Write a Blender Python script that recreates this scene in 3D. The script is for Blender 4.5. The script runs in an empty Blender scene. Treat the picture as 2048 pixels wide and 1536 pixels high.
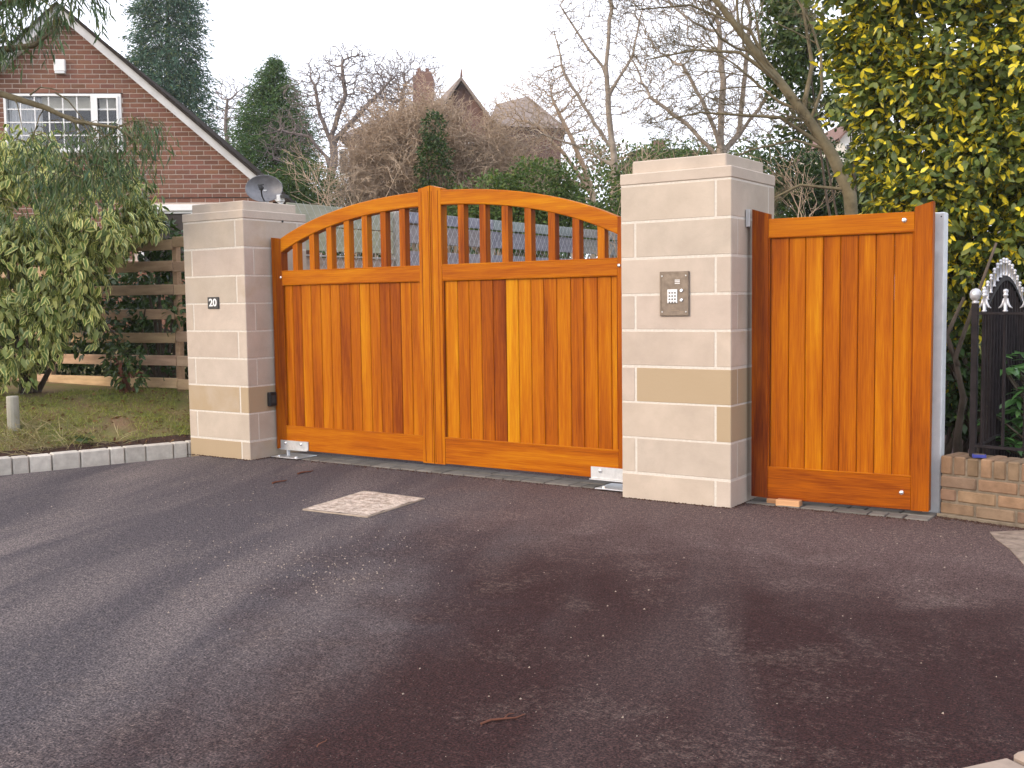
import bpy, math, random
import numpy as np
from mathutils import Vector, Matrix
random.seed(7); RNG = np.random.default_rng(11)
sc = bpy.context.scene
COL = sc.collection

# ------------------------------------------------------------------ camera
CAM = Vector((2.5548, -6.0568, 1.2538))
FW = Vector((-.56290, .82311, -.07504)); RT = Vector((.82594, .56360, -.01342)); UP = Vector((-.03124, .06953, .99709))
FPX = 2159.77
cd = bpy.data.cameras.new('camera'); cam = bpy.data.objects.new('camera', cd); COL.objects.link(cam)
cam.matrix_world = Matrix(((RT.x, UP.x, -FW.x, CAM.x), (RT.y, UP.y, -FW.y, CAM.y), (RT.z, UP.z, -FW.z, CAM.z), (0, 0, 0, 1)))
cd.sensor_width = 36; cd.lens = FPX / 2048 * 36; cd.clip_start = .05; cd.clip_end = 3000
sc.camera = cam

# ------------------------------------------------------------------ sky, sun, exposure
SUN_EL, SUN_AZ = 24.0, 208.0            # azimuth clockwise from +Y
w = bpy.data.worlds.new('World'); sc.world = w; w.use_nodes = True
nt = w.node_tree; nt.nodes.clear()
sky = nt.nodes.new('ShaderNodeTexSky'); sky.sky_type = 'NISHITA'; sky.sun_disc = False
sky.sun_elevation = math.radians(SUN_EL); sky.sun_rotation = math.radians(SUN_AZ)
sky.air_density = 1.0; sky.dust_density = 4.0; sky.ozone_density = 1.0
hs = nt.nodes.new('ShaderNodeHueSaturation'); hs.inputs['Saturation'].default_value = .30
bg = nt.nodes.new('ShaderNodeBackground'); bg.inputs['Strength'].default_value = .15
mx = nt.nodes.new('ShaderNodeMix'); mx.data_type = 'RGBA'
mx.inputs[0].default_value = .72; mx.inputs[7].default_value = (11.0, 11.4, 12.8, 1)   # thin even cloud over the sky
out = nt.nodes.new('ShaderNodeOutputWorld')
nt.links.new(sky.outputs[0], hs.inputs['Color']); nt.links.new(hs.outputs[0], mx.inputs[6])
nt.links.new(mx.outputs[2], bg.inputs['Color']); nt.links.new(bg.outputs[0], out.inputs[0])
sd = bpy.data.lights.new('sun', 'SUN'); so = bpy.data.objects.new('sun', sd); COL.objects.link(so)
sd.energy = 1.5; sd.angle = math.radians(10); sd.color = (1, .74, .46)
az, el = math.radians(SUN_AZ), math.radians(SUN_EL)
SUNDIR = Vector((math.sin(az) * math.cos(el), math.cos(az) * math.cos(el), math.sin(el)))
so.rotation_euler = SUNDIR.to_track_quat('Z', 'Y').to_euler(); so.location = SUNDIR * 30
sc.view_settings.view_transform = 'Standard'; sc.view_settings.look = 'None'
sc.view_settings.exposure = .42; sc.view_settings.gamma = 1; sc.view_settings.use_curve_mapping = False
sc.cycles.max_bounces = 6; sc.cycles.transparent_max_bounces = 8

def at(px, py, d):
    """a point of the place, from its bearing in the photograph and its distance ahead"""
    return CAM + (FW + RT * ((px - 1024) / FPX) - UP * ((py - 768) / FPX)) * d

# ------------------------------------------------------------------ materials
def N(nt, t, **kw):
    n = nt.nodes.new('ShaderNode' + t)
    for k, v in kw.items(): setattr(n, k, v)
    return n
def new_mat(name):
    m = bpy.data.materials.new(name); m.use_nodes = True
    return m, m.node_tree, m.node_tree.nodes['Principled BSDF']
def ramp(nt, stops, interp='LINEAR'):
    r = N(nt, 'ValToRGB'); r.color_ramp.interpolation = interp
    e = r.color_ramp.elements
    while len(e) < len(stops): e.new(.5)
    for x, (p, c) in zip(e, stops):
        x.position = p; x.color = (*c, 1) if len(c) == 3 else c
    return r
def mixc(nt, a, b, f, mode='MIX'):
    m = N(nt, 'Mix', data_type='RGBA', blend_type=mode)
    for sock, v in ((m.inputs[0], f), (m.inputs[6], a), (m.inputs[7], b)):
        if isinstance(v, (int, float)): sock.default_value = v
        elif isinstance(v, tuple): sock.default_value = (*v, 1) if len(v) == 3 else v
        else: nt.links.new(v, sock)
    return m.outputs[2]
def math_(nt, op, a, b=0.0, clamp=False):
    m = N(nt, 'Math', operation=op, use_clamp=clamp)
    for s, v in ((m.inputs[0], a), (m.inputs[1], b)):
        if isinstance(v, (int, float)): s.default_value = v
        else: nt.links.new(v, s)
    return m.outputs[0]
def coords(nt, scale=(1, 1, 1), per_object=True):
    tc = N(nt, 'TexCoord'); mp = N(nt, 'Mapping'); mp.inputs['Scale'].default_value = scale
    nt.links.new(tc.outputs['Object'], mp.inputs['Vector'])
    if per_object:
        oi = N(nt, 'ObjectInfo'); ad = N(nt, 'VectorMath', operation='ADD'); ml = N(nt, 'VectorMath', operation='SCALE')
        cb = N(nt, 'CombineXYZ')
        for i in range(3): nt.links.new(oi.outputs['Random'], cb.inputs[i])
        ml.inputs['Scale'].default_value = 57
        nt.links.new(cb.outputs[0], ml.inputs[0]); nt.links.new(mp.outputs[0], ad.inputs[0]); nt.links.new(ml.outputs[0], ad.inputs[1])
        return ad.outputs[0]
    return mp.outputs[0]
def noise(nt, vec, scale, detail=4, rough=.55, dist=0):
    n = N(nt, 'TexNoise'); n.inputs['Scale'].default_value = scale; n.inputs['Detail'].default_value = detail
    n.inputs['Roughness'].default_value = rough; n.inputs['Distortion'].default_value = dist
    nt.links.new(vec, n.inputs['Vector']); return n.outputs['Fac']
def bump(nt, b, h, strength=.3, dist=.005):
    n = N(nt, 'Bump'); n.inputs['Strength'].default_value = strength; n.inputs['Distance'].default_value = dist
    nt.links.new(h, n.inputs['Height']); nt.links.new(n.outputs[0], b.inputs['Normal'])
def rough_mat(name, c1, c2, scale=8, rough=.85, metal=0, bumps=.2, bscale=60, bdist=.004, tint=False, spec=.4, sc3=(1, 1, 1)):
    """two-tone noise material; tint=True multiplies by the object's own colour"""
    m, nt, b = new_mat(name); v = coords(nt, sc3)
    f = noise(nt, v, scale, 5, .6)
    r = ramp(nt, [(.3, c1), (.7, c2)]); nt.links.new(f, r.inputs[0])
    c = r.outputs[0]
    if tint:
        oi = N(nt, 'ObjectInfo'); c = mixc(nt, c, oi.outputs['Color'], 1.0, 'MULTIPLY')
    nt.links.new(c, b.inputs['Base Color'])
    b.inputs['Roughness'].default_value = rough; b.inputs['Metallic'].default_value = metal
    b.inputs['Specular IOR Level'].default_value = spec
    if bumps: bump(nt, b, noise(nt, v, bscale, 4, .6), bumps, bdist)
    return m
def wood(name, axis):
    """oiled hardwood; grain runs along axis, tone from the object's colour"""
    m, nt, b = new_mat(name)
    s = [26, 26, 26]; s[axis] = 1.1
    v = coords(nt, tuple(s))
    g = noise(nt, v, 1.0, 6, .62, .5)
    s2 = [210, 210, 210]; s2[axis] = 6
    v2 = coords(nt, tuple(s2)); g2 = noise(nt, v2, 1.0, 3, .6)
    s3 = [7, 7, 7]; s3[axis] = .7
    v3 = coords(nt, tuple(s3)); g3 = noise(nt, v3, 1.0, 2, .5, .9)
    oi = N(nt, 'ObjectInfo'); sp = N(nt, 'SeparateColor'); nt.links.new(oi.outputs['Color'], sp.inputs[0])
    f = math_(nt, 'ADD', math_(nt, 'MULTIPLY', math_(nt, 'SUBTRACT', g, .5), .62), sp.outputs[0])
    f = math_(nt, 'ADD', f, math_(nt, 'MULTIPLY', math_(nt, 'SUBTRACT', g2, .5), .7))
    f = math_(nt, 'ADD', f, math_(nt, 'MULTIPLY', math_(nt, 'SUBTRACT', g3, .5), .7))
    r = ramp(nt, [(.0, (.085, .013, .004)), (.25, (.205, .042, .0035)), (.5, (.345, .088, .0022)), (.72, (.44, .142, .0025)), (1, (.56, .26, .006))])
    nt.links.new(f, r.inputs[0]); nt.links.new(r.outputs[0], b.inputs['Base Color'])
    b.inputs['Specular IOR Level'].default_value = .07
    rr = ramp(nt, [(.3, (.34,) * 3), (.7, (.55,) * 3)]); nt.links.new(g, rr.inputs[0]); nt.links.new(rr.outputs[0], b.inputs['Roughness'])
    bump(nt, b, g2, .25, .0015)
    return m
M = {}
M['wood_v'] = wood('oiled_hardwood_upright', 2); M['wood_h'] = wood('oiled_hardwood_level', 0)
def sandstone():
    m, nt, b = new_mat('sandstone'); v = coords(nt)
    f = noise(nt, v, 5, 5, .6)
    r = ramp(nt, [(.3, (.435, .365, .30)), (.7, (.515, .435, .36))]); nt.links.new(f, r.inputs[0])
    fine = noise(nt, v, 260, 3, .7)
    c = mixc(nt, r.outputs[0], (.40, .31, .23), math_(nt, 'MULTIPLY', math_(nt, 'GREATER_THAN', fine, .62), .35))
    smu = ramp(nt, [(.52, (0, 0, 0)), (.75, (1, 1, 1))]); nt.links.new(noise(nt, v, 2.4, 5, .65, .6), smu.inputs[0])
    c = mixc(nt, c, (.36, .31, .26), math_(nt, 'MULTIPLY', smu.outputs[0], .45))
    oi = N(nt, 'ObjectInfo')
    # damp brown stain of its own uneven outline: the object's alpha says how much of the block it takes
    st = noise(nt, v, 3.2, 3, .55, .3)
    mr = N(nt, 'MapRange'); nt.links.new(math_(nt, 'ADD', math_(nt, 'MULTIPLY', st, .6), oi.outputs['Alpha']), mr.inputs[0])
    mr.inputs[1].default_value = .78; mr.inputs[2].default_value = .98
    c = mixc(nt, c, oi.outputs['Color'], 1.0, 'MULTIPLY')
    c = mixc(nt, c, (.38, .285, .175), math_(nt, 'MULTIPLY', mr.outputs[0], .9))
    nt.links.new(c, b.inputs['Base Color']); b.inputs['Roughness'].default_value = .9; b.inputs['Specular IOR Level'].default_value = .25
    bump(nt, b, math_(nt, 'ADD', fine, math_(nt, 'MULTIPLY', noise(nt, v, 40, 4, .6), 1.5)), .35, .0025)
    return m
M['stone'] = sandstone()
M['mortar_pale'] = rough_mat('pale_mortar', (.53, .485, .42), (.65, .60, .53), 60, .95, bscale=200, bumps=.5, bdist=.003)
def asphalt():
    m, nt, b = new_mat('asphalt'); tc = N(nt, 'TexCoord'); v = tc.outputs['Object']
    big = noise(nt, v, .55, 4, .55, .6); mid = noise(nt, v, 2.6, 5, .6, .4); fine = noise(nt, v, 120, 3, .8); fin2 = noise(nt, v, 34, 4, .75)
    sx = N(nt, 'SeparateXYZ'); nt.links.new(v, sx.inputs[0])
    # rust-brown over the middle and right of the drive, grey on the left
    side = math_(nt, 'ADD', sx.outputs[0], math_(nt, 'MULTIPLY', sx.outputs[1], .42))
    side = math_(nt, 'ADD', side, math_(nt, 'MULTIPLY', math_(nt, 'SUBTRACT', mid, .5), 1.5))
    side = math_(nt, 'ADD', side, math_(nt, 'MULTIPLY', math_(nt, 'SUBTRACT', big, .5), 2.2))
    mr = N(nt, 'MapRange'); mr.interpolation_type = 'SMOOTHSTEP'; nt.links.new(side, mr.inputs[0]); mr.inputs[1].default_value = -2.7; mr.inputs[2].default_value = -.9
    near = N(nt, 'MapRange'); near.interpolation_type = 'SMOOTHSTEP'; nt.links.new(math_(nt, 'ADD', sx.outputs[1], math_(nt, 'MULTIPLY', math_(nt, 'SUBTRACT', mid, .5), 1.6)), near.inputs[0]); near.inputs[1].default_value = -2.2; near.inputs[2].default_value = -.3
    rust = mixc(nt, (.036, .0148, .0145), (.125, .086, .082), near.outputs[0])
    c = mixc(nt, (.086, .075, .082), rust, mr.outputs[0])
    # pale grey bands sweeping in towards the gate
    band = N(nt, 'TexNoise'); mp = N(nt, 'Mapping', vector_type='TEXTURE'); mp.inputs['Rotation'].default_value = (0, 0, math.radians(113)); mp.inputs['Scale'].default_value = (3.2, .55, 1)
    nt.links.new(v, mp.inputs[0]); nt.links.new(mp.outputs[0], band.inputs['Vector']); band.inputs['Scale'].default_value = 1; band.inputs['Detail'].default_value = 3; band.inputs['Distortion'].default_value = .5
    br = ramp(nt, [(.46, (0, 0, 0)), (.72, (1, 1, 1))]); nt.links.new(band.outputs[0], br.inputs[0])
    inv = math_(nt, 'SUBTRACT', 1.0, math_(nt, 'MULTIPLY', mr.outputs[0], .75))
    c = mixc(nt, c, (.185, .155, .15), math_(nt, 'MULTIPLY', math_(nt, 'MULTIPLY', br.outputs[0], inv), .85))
    sp = ramp(nt, [(.53, (0, 0, 0)), (.70, (1, 1, 1))]); nt.links.new(math_(nt, 'ADD', math_(nt, 'MULTIPLY', mid, .55), math_(nt, 'MULTIPLY', fin2, .45)), sp.inputs[0])
    c = mixc(nt, c, (.22, .18, .155), math_(nt, 'MULTIPLY', sp.outputs[0], .28))
    dk = ramp(nt, [(.38, (.22, .22, .24)), (.5, (.95, .95, .95)), (.62, (2.1, 2.0, 1.9))]); nt.links.new(fine, dk.inputs[0])
    c = mixc(nt, c, dk.outputs[0], .9, 'MULTIPLY')
    d2 = ramp(nt, [(.36, (.55, .55, .57)), (.52, (1, 1, 1)), (.66, (1.45, 1.42, 1.38))]); nt.links.new(fin2, d2.inputs[0]); c = mixc(nt, c, d2.outputs[0], .8, 'MULTIPLY')
    vo = N(nt, 'TexVoronoi'); vo.inputs['Scale'].default_value = 95; nt.links.new(v, vo.inputs['Vector'])
    chip = math_(nt, 'LESS_THAN', vo.outputs['Distance'], .16)
    sc_ = N(nt, 'SeparateColor'); nt.links.new(vo.outputs['Color'], sc_.inputs[0])
    chip = math_(nt, 'MULTIPLY', chip, math_(nt, 'GREATER_THAN', sc_.outputs[0], .93))
    c = mixc(nt, c, (.36, .31, .27), math_(nt, 'MULTIPLY', chip, .75))
    nt.links.new(c, b.inputs['Base Color']); b.inputs['Roughness'].default_value = .85; b.inputs['Specular IOR Level'].default_value = .16
    h = math_(nt, 'ADD', math_(nt, 'MULTIPLY', fine, .9), math_(nt, 'MULTIPLY', vo.outputs['Distance'], .9))
    h = math_(nt, 'ADD', h, fin2)
    bump(nt, b, h, 1.0, .010)
    return m
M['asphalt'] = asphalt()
M['brick_red'] = rough_mat('red_brown_brick', (.155, .073, .048), (.215, .105, .069), 30, .9, tint=True, bscale=150, bdist=.002)
M['brick_buff'] = rough_mat('weathered_buff_brick', (.145, .095, .062), (.24, .16, .108), 14, .92, tint=True, bscale=90, bumps=.5, bdist=.005)
M['mortar'] = rough_mat('mortar', (.46, .37, .31), (.55, .46, .39), 30, .95)
M['mortar_dark'] = rough_mat('dirty_mortar', (.11, .085, .06), (.20, .16, .115), 20, .95, bumps=.6)
M['timber'] = rough_mat('weathered_fence_timber', (.34, .225, .14), (.56, .40, .26), 2.2, .85, tint=True, sc3=(1, 9, 9), bumps=.3)
M['timber_grey'] = rough_mat('grey_fence_timber', (.22, .215, .20), (.34, .325, .30), 2.2, .9, tint=True, sc3=(9, 1, 9), bumps=.3)
M['post_grey'] = rough_mat('grey_green_post', (.24, .23, .18), (.36, .34, .28), 5, .9)
M['concrete'] = rough_mat('pale_concrete', (.36, .33, .30), (.52, .48, .44), 14, .93, tint=True, bscale=120, bumps=.5)
M['kerb'] = rough_mat('grey_sett', (.45, .405, .355), (.62, .57, .50), 18, .92, tint=True, bscale=90, bumps=.6, bdist=.006)
M['infill'] = rough_mat('rough_mortar_infill', (.22, .165, .125), (.68, .57, .48), 26, .95, bscale=55, bumps=1, bdist=.018)
M['galv'] = rough_mat('galvanised_steel', (.50, .51, .52), (.66, .67, .68), 30, .45, metal=.75, bumps=.05, spec=.5)
M['galv_post'] = rough_mat('dull_galvanised_post', (.58, .60, .60), (.70, .71, .71), 12, .6, metal=.15, bumps=.05)
M['bolt'] = rough_mat('bright_bolt', (.8, .8, .8), (.85, .85, .85), 10, .25, metal=.9, bumps=0)
M['black_iron'] = rough_mat('black_painted_iron', (.012, .010, .011), (.026, .021, .022), 20, .5, bumps=.15, spec=.08)
M['silver'] = rough_mat('silver_painted_iron', (.42, .42, .44), (.58, .58, .60), 30, .35, metal=.5, bumps=.1)
M['black_plastic'] = rough_mat('black_plastic', (.012, .012, .013), (.02, .02, .02), 20, .4, bumps=0)
M['slate'] = rough_mat('dark_slate', (.03, .03, .03), (.055, .053, .05), 30, .6)
M['white'] = rough_mat('white_paint', (.72, .72, .72), (.80, .80, .79), 6, .5, bumps=.05)
M['barge'] = rough_mat('weathered_white_bargeboard', (.44, .43, .42), (.62, .61, .60), 3.5, .6, bumps=.1)
M['panel_brown'] = rough_mat('brown_metal_panel', (.13, .10, .075), (.24, .19, .145), 22, .5, metal=.3, bumps=.15)
M['key_dark'] = rough_mat('dark_key', (.10, .095, .09), (.16, .15, .14), 30, .5, bumps=0)
M['soil'] = rough_mat('dark_soil', (.035, .016, .010), (.085, .040, .024), 25, .97, bscale=60, bumps=1, bdist=.03)
M['turf'] = rough_mat('turf_ground', (.14, .16, .036), (.22, .135, .075), 3.5, .97, bscale=40, bumps=.8, bdist=.03)
M['far_ground'] = rough_mat('rough_garden_ground', (.04, .045, .018), (.08, .07, .035), .5, .97, bumps=.2, bscale=5)
M['roof_tile'] = rough_mat('dark_roof_tile', (.026, .021, .018), (.05, .04, .034), 12, .95, bumps=.3, spec=.04)
M['roof_grey'] = rough_mat('grey_slate_roof', (.17, .135, .12), (.27, .22, .19), 3, .9, sc3=(1, 1, 4), bumps=.3, bscale=14)
M['far_brick'] = rough_mat('far_red_brick', (.145, .082, .066), (.20, .115, .092), 4, .95, bumps=.1)
M['far_pale'] = rough_mat('far_pale_render', (.6, .56, .5), (.68, .64, .58), 4, .95, bumps=.05)
M['curtain'] = rough_mat('pale_curtain', (.62, .64, .66), (.74, .76, .78), 8, .9, bumps=0)
M['blind'] = rough_mat('cream_blind', (.60, .58, .48), (.66, .64, .54), 8, .9, bumps=0)
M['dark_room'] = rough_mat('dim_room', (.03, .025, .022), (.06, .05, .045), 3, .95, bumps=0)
M['twig_brown'] = rough_mat('brown_twig', (.10, .035, .02), (.16, .06, .035), 30, .9)
M['blue'] = rough_mat('blue_card', (.03, .04, .22), (.05, .06, .30), 10, .4, bumps=0)
M['dish_mesh'] = rough_mat('grey_dish_mesh', (.17, .17, .185), (.24, .24, .255), 20, .5, metal=.4, bumps=.2, bscale=300)
M['stain_wood'] = rough_mat('black_stained_board', (.004, .0035, .0035), (.010, .008, .008), 6, .95, bumps=.2, spec=.03)
M['felt'] = rough_mat('pale_felt', (.34, .30, .24), (.42, .37, .30), 14, .9)
def bark(name, c1, c2): return rough_mat(name, c1, c2, 9, .92, bumps=.5, bscale=40, bdist=.01)
M['bark_pale'] = bark('pale_bark', (.22, .175, .135), (.38, .32, .26))
M['bark_tan'] = bark('tan_twig', (.34, .25, .175), (.52, .40, .29))
M['bark_grey'] = bark('grey_bark', (.15, .122, .112), (.26, .215, .195))
M['bark_dark'] = bark('dark_bark', (.06, .045, .03), (.12, .09, .065))
M['bark_olive'] = bark('olive_bark', (.10, .08, .042), (.19, .155, .09))
def glass():
    m, nt, b = new_mat('window_glass'); b.inputs['Base Color'].default_value = (1, 1, 1, 1)
    b.inputs['Roughness'].default_value = .02; b.inputs['IOR'].default_value = 1.45
    b.inputs['Transmission Weight'].default_value = 1.0; return m
M['glass'] = glass()
def leafmat(name, inner, edge, lo, hi, var=.35, rough=.4, sub=None, thr=(.42, .6)):
    """leaf: inner colour along the midrib, edge colour round the margin ('mid' attribute), leaf to leaf variation ('rnd')"""
    m, nt, b = new_mat(name)
    a = N(nt, 'Attribute', attribute_name='mid'); q = N(nt, 'Attribute', attribute_name='rnd')
    oi = N(nt, 'ObjectInfo')
    rn = math_(nt, 'FRACT', math_(nt, 'ADD', q.outputs['Fac'], oi.outputs['Random']))
    v = N(nt, 'TexCoord').outputs['Object']
    nz = noise(nt, v, 70, 2, .5)
    f = math_(nt, 'ADD', a.outputs['Fac'], math_(nt, 'MULTIPLY', math_(nt, 'SUBTRACT', nz, .5), .5))
    r = ramp(nt, [(thr[0], edge), (thr[1], inner)]); nt.links.new(f, r.inputs[0])
    # some leaves are not variegated at all
    plain = ramp(nt, [(0, lo), (1, hi)]); nt.links.new(math_(nt, 'FRACT', math_(nt, 'MULTIPLY', rn, 7.13)), plain.inputs[0])
    c = mixc(nt, plain.outputs[0], r.outputs[0], math_(nt, 'GREATER_THAN', rn, var))
    vr = ramp(nt, [(0, (.6, .6, .6)), (1, (1.25, 1.2, 1.15))]); nt.links.new(math_(nt, 'FRACT', math_(nt, 'MULTIPLY', rn, 13.7)), vr.inputs[0])
    c = mixc(nt, c, vr.outputs[0], 1.0, 'MULTIPLY')
    nt.links.new(c, b.inputs['Base Color']); b.inputs['Roughness'].default_value = rough
    b.inputs['Specular IOR Level'].default_value = .4
    tr = N(nt, 'BsdfTranslucent'); nt.links.new(c, tr.inputs['Color'])
    ms = N(nt, 'MixShader'); ms.inputs[0].default_value = .22
    o = nt.nodes['Material Output']; nt.links.new(b.outputs[0], ms.inputs[1]); nt.links.new(tr.outputs[0], ms.inputs[2]); nt.links.new(ms.outputs[0], o.inputs[0])
    return m
M['elaeagnus'] = leafmat('yellow_centred_leaf', (.78, .66, .035), (.10, .14, .024), (.055, .095, .02), (.18, .22, .045), .66, thr=(.12, .36))
M['pale_variegated'] = leafmat('pale_margined_leaf', (.12, .20, .04), (.62, .62, .22), (.09, .16, .03), (.46, .47, .15), .32, thr=(.30, .62))
M['dark_leaf'] = leafmat('dark_green_leaf', (.046, .10, .022), (.036, .08, .018), (.032, .07, .016), (.08, .13, .028), .5)
M['ivy_leaf'] = leafmat('mid_green_leaf', (.075, .13, .03), (.06, .105, .024), (.045, .09, .02), (.14, .17, .036), .5)
M['rhodo_leaf'] = leafmat('glossy_green_leaf', (.085, .21, .05), (.07, .18, .042), (.055, .15, .035), (.13, .26, .08), .5, .35)
M['willow_leaf'] = leafmat('narrow_drooping_leaf', (.065, .12, .035), (.065, .12, .035), (.04, .10, .05), (.17, .18, .045), .4)
M['conifer_blue'] = leafmat('blue_green_needles', (.07, .15, .10), (.07, .15, .10), (.06, .13, .11), (.17, .22, .075), .4, .7)
M['conifer_green'] = leafmat('green_needles', (.065, .145, .038), (.065, .145, .038), (.05, .12, .045), (.16, .21, .05), .4, .7)
M['hedge_leaf'] = leafmat('hedge_leaf', (.08, .145, .026), (.08, .145, .026), (.055, .105, .02), (.15, .19, .04), .4, .6)
M['grass_blade'] = leafmat('grass_blade', (.27, .31, .05), (.27, .31, .05), (.19, .25, .04), (.42, .35, .14), .45, .6)
M['dry_grass'] = leafmat('dry_grass_blade', (.33, .28, .14), (.33, .28, .14), (.22, .22, .085), (.42, .36, .20), .5, .7)
M['dead_leaf'] = leafmat('dead_leaf', (.17, .075, .025), (.14, .06, .02), (.10, .04, .018), (.25, .14, .06), .5, .7)

# ------------------------------------------------------------------ builders
ORG = {}
def tag(o, label=None, cat=None, group=None, kind=None):
    if label: o['label'] = label
    if cat: o['category'] = cat
    if group: o['group'] = group
    if kind: o['kind'] = kind
    return o
def thing(name, loc, label, cat, group=None):
    o = bpy.data.objects.new(name, None); COL.objects.link(o); o.location = loc; o.empty_display_size = .1
    ORG[o.name] = Vector(loc)
    return tag(o, label, cat, group)
def structure(name, loc=(0, 0, 0)):
    o = bpy.data.objects.new(name, None); COL.objects.link(o); o.location = loc; ORG[o.name] = Vector(loc); o['kind'] = 'structure'
    return o
def link(name, me, parent=None, loc=None, tone=None):
    o = bpy.data.objects.new(name, me); COL.objects.link(o)
    if parent is not None:
        o.parent = parent
        base = ORG[parent.name]
        if loc is not None: o.location = Vector(loc) - base; ORG[o.name] = Vector(loc)
        else: ORG[o.name] = base
    else:
        if loc is not None: o.location = loc
        ORG[o.name] = Vector(loc or (0, 0, 0))
    if tone is not None: o.color = tone
    return o
class MB:
    def __init__(s): s.v = []; s.f = []; s.mi = []; s.cur = 0
    def add(s, vs, fs):
        n = len(s.v); s.v += [tuple(x) for x in vs]; s.f += [tuple(i + n for i in f) for f in fs]; s.mi += [s.cur] * len(fs); return s
    def box(s, x0, x1, y0, y1, z0, z1, c=0.0, rot=None, org=None):
        if c <= 0:
            vs = [(x, y, z) for x in (x0, x1) for y in (y0, y1) for z in (z0, z1)]
            fs = [(0, 1, 3, 2), (4, 6, 7, 5), (0, 4, 5, 1), (2, 3, 7, 6), (0, 2, 6, 4), (1, 5, 7, 3)]
        else:
            X = (x0, x1); Y = (y0, y1); Z = (z0, z1); vs = []; ix = {}
            for i in (0, 1):
                for j in (0, 1):
                    for k in (0, 1):
                        for a in range(3):
                            p = [X[i], Y[j], Z[k]]
                            for q in range(3):
                                if q != a: p[q] += c if (i, j, k)[q] == 0 else -c
                            ix[i, j, k, a] = len(vs); vs.append(tuple(p))
            fs = []
            for a in range(3):
                b, d = (a + 1) % 3, (a + 2) % 3
                for sgn in (0, 1):
                    q = []
                    for (u, t) in ((0, 0), (1, 0), (1, 1), (0, 1)):
                        k = [0, 0, 0]; k[a] = sgn; k[b] = u; k[d] = t; q.append(ix[(*k, a)])
                    fs.append(tuple(q if sgn else q[::-1]))
                for (u, t) in ((0, 0), (0, 1), (1, 0), (1, 1)):   # edges along a
                    k0 = [0, 0, 0]; k1 = [0, 0, 0]; k0[a] = 0; k1[a] = 1
                    for k in (k0, k1): k[b] = u; k[d] = t
                    q = (ix[(*k0, b)], ix[(*k1, b)], ix[(*k1, d)], ix[(*k0, d)])
                    fs.append(q if u != t else q[::-1])
            for i in (0, 1):
                for j in (0, 1):
                    for k in (0, 1):
                        q = (ix[i, j, k, 0], ix[i, j, k, 1], ix[i, j, k, 2]); fs.append(q if (i + j + k) % 2 else q[::-1])
        if rot is not None:
            o = Vector(org or (0, 0, 0)); vs = [o + rot @ (Vector(q) - o) for q in vs]
        return s.add(vs, fs)
    def prism(s, pts, y0, y1):
        """outline in x,z extruded along y"""
        n = len(pts); vs = [(x, y0, z) for x, z in pts] + [(x, y1, z) for x, z in pts]
        fs = [tuple(range(n)), tuple(range(2 * n - 1, n - 1, -1))] + [(i, i + n, (i + 1) % n + n, (i + 1) % n) for i in range(n)]
        return s.add(vs, fs)
    def tube(s, pts, radii, n=8, cap=True):
        pts = [Vector(p) for p in pts]; rings = []
        ref = Vector((0, 0, 1)) if abs((pts[-1] - pts[0]).normalized().z) < .9 else Vector((1, 0, 0))
        vs = []
        for i, p in enumerate(pts):
            t = (pts[min(i + 1, len(pts) - 1)] - pts[max(i - 1, 0)]).normalized()
            a = t.cross(ref).normalized(); b = t.cross(a)
            r = radii[i] if hasattr(radii, '__len__') else radii
            vs += [p + (a * math.cos(2 * math.pi * k / n) + b * math.sin(2 * math.pi * k / n)) * r for k in range(n)]
        fs = [(i * n + k, i * n + (k + 1) % n, (i + 1) * n + (k + 1) % n, (i + 1) * n + k) for i in range(len(pts) - 1) for k in range(n)]
        if cap: fs += [tuple(range(n))[::-1], tuple((len(pts) - 1) * n + k for k in range(n))]
        return s.add(vs, fs)
    def lathe(s, c, prof, n=12, axis='z'):
        c = Vector(c); vs = []
        for r, h in prof:
            for k in range(n):
                a = 2 * math.pi * k / n; x, y = r * math.cos(a), r * math.sin(a)
                vs.append(c + (Vector((x, y, h)) if axis == 'z' else Vector((x, -h, y))))
        m = len(prof)
        fs = [(i * n + k, i * n + (k + 1) % n, (i + 1) * n + (k + 1) % n, (i + 1) * n + k) for i in range(m - 1) for k in range(n)]
        fs += [tuple(range(n))[::-1], tuple((m - 1) * n + k for k in range(n))]
        return s.add(vs, fs)
    def mesh(s, name, mats, smooth=False):
        me = bpy.data.meshes.new(name); me.from_pydata(s.v, [], s.f)
        for m in (mats if isinstance(mats, (list, tuple)) else [mats]): me.materials.append(m)
        if any(s.mi): me.polygons.foreach_set('material_index', s.mi)
        if smooth: me.polygons.foreach_set('use_smooth', [True] * len(s.f))
        me.update(); return me
    def build(s, name, mats, parent=None, tone=None, smooth=False, loc=None):
        o = ORG[parent.name] if parent is not None else Vector(loc or (0, 0, 0))
        if o.length: s.v = [(x - o.x, y - o.y, z - o.z) for x, y, z in s.v]
        ob = link(name, s.mesh(name, mats, smooth), parent, None, tone)
        if parent is None and loc is not None: ob.location = loc; ORG[ob.name] = Vector(loc)
        return ob
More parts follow.
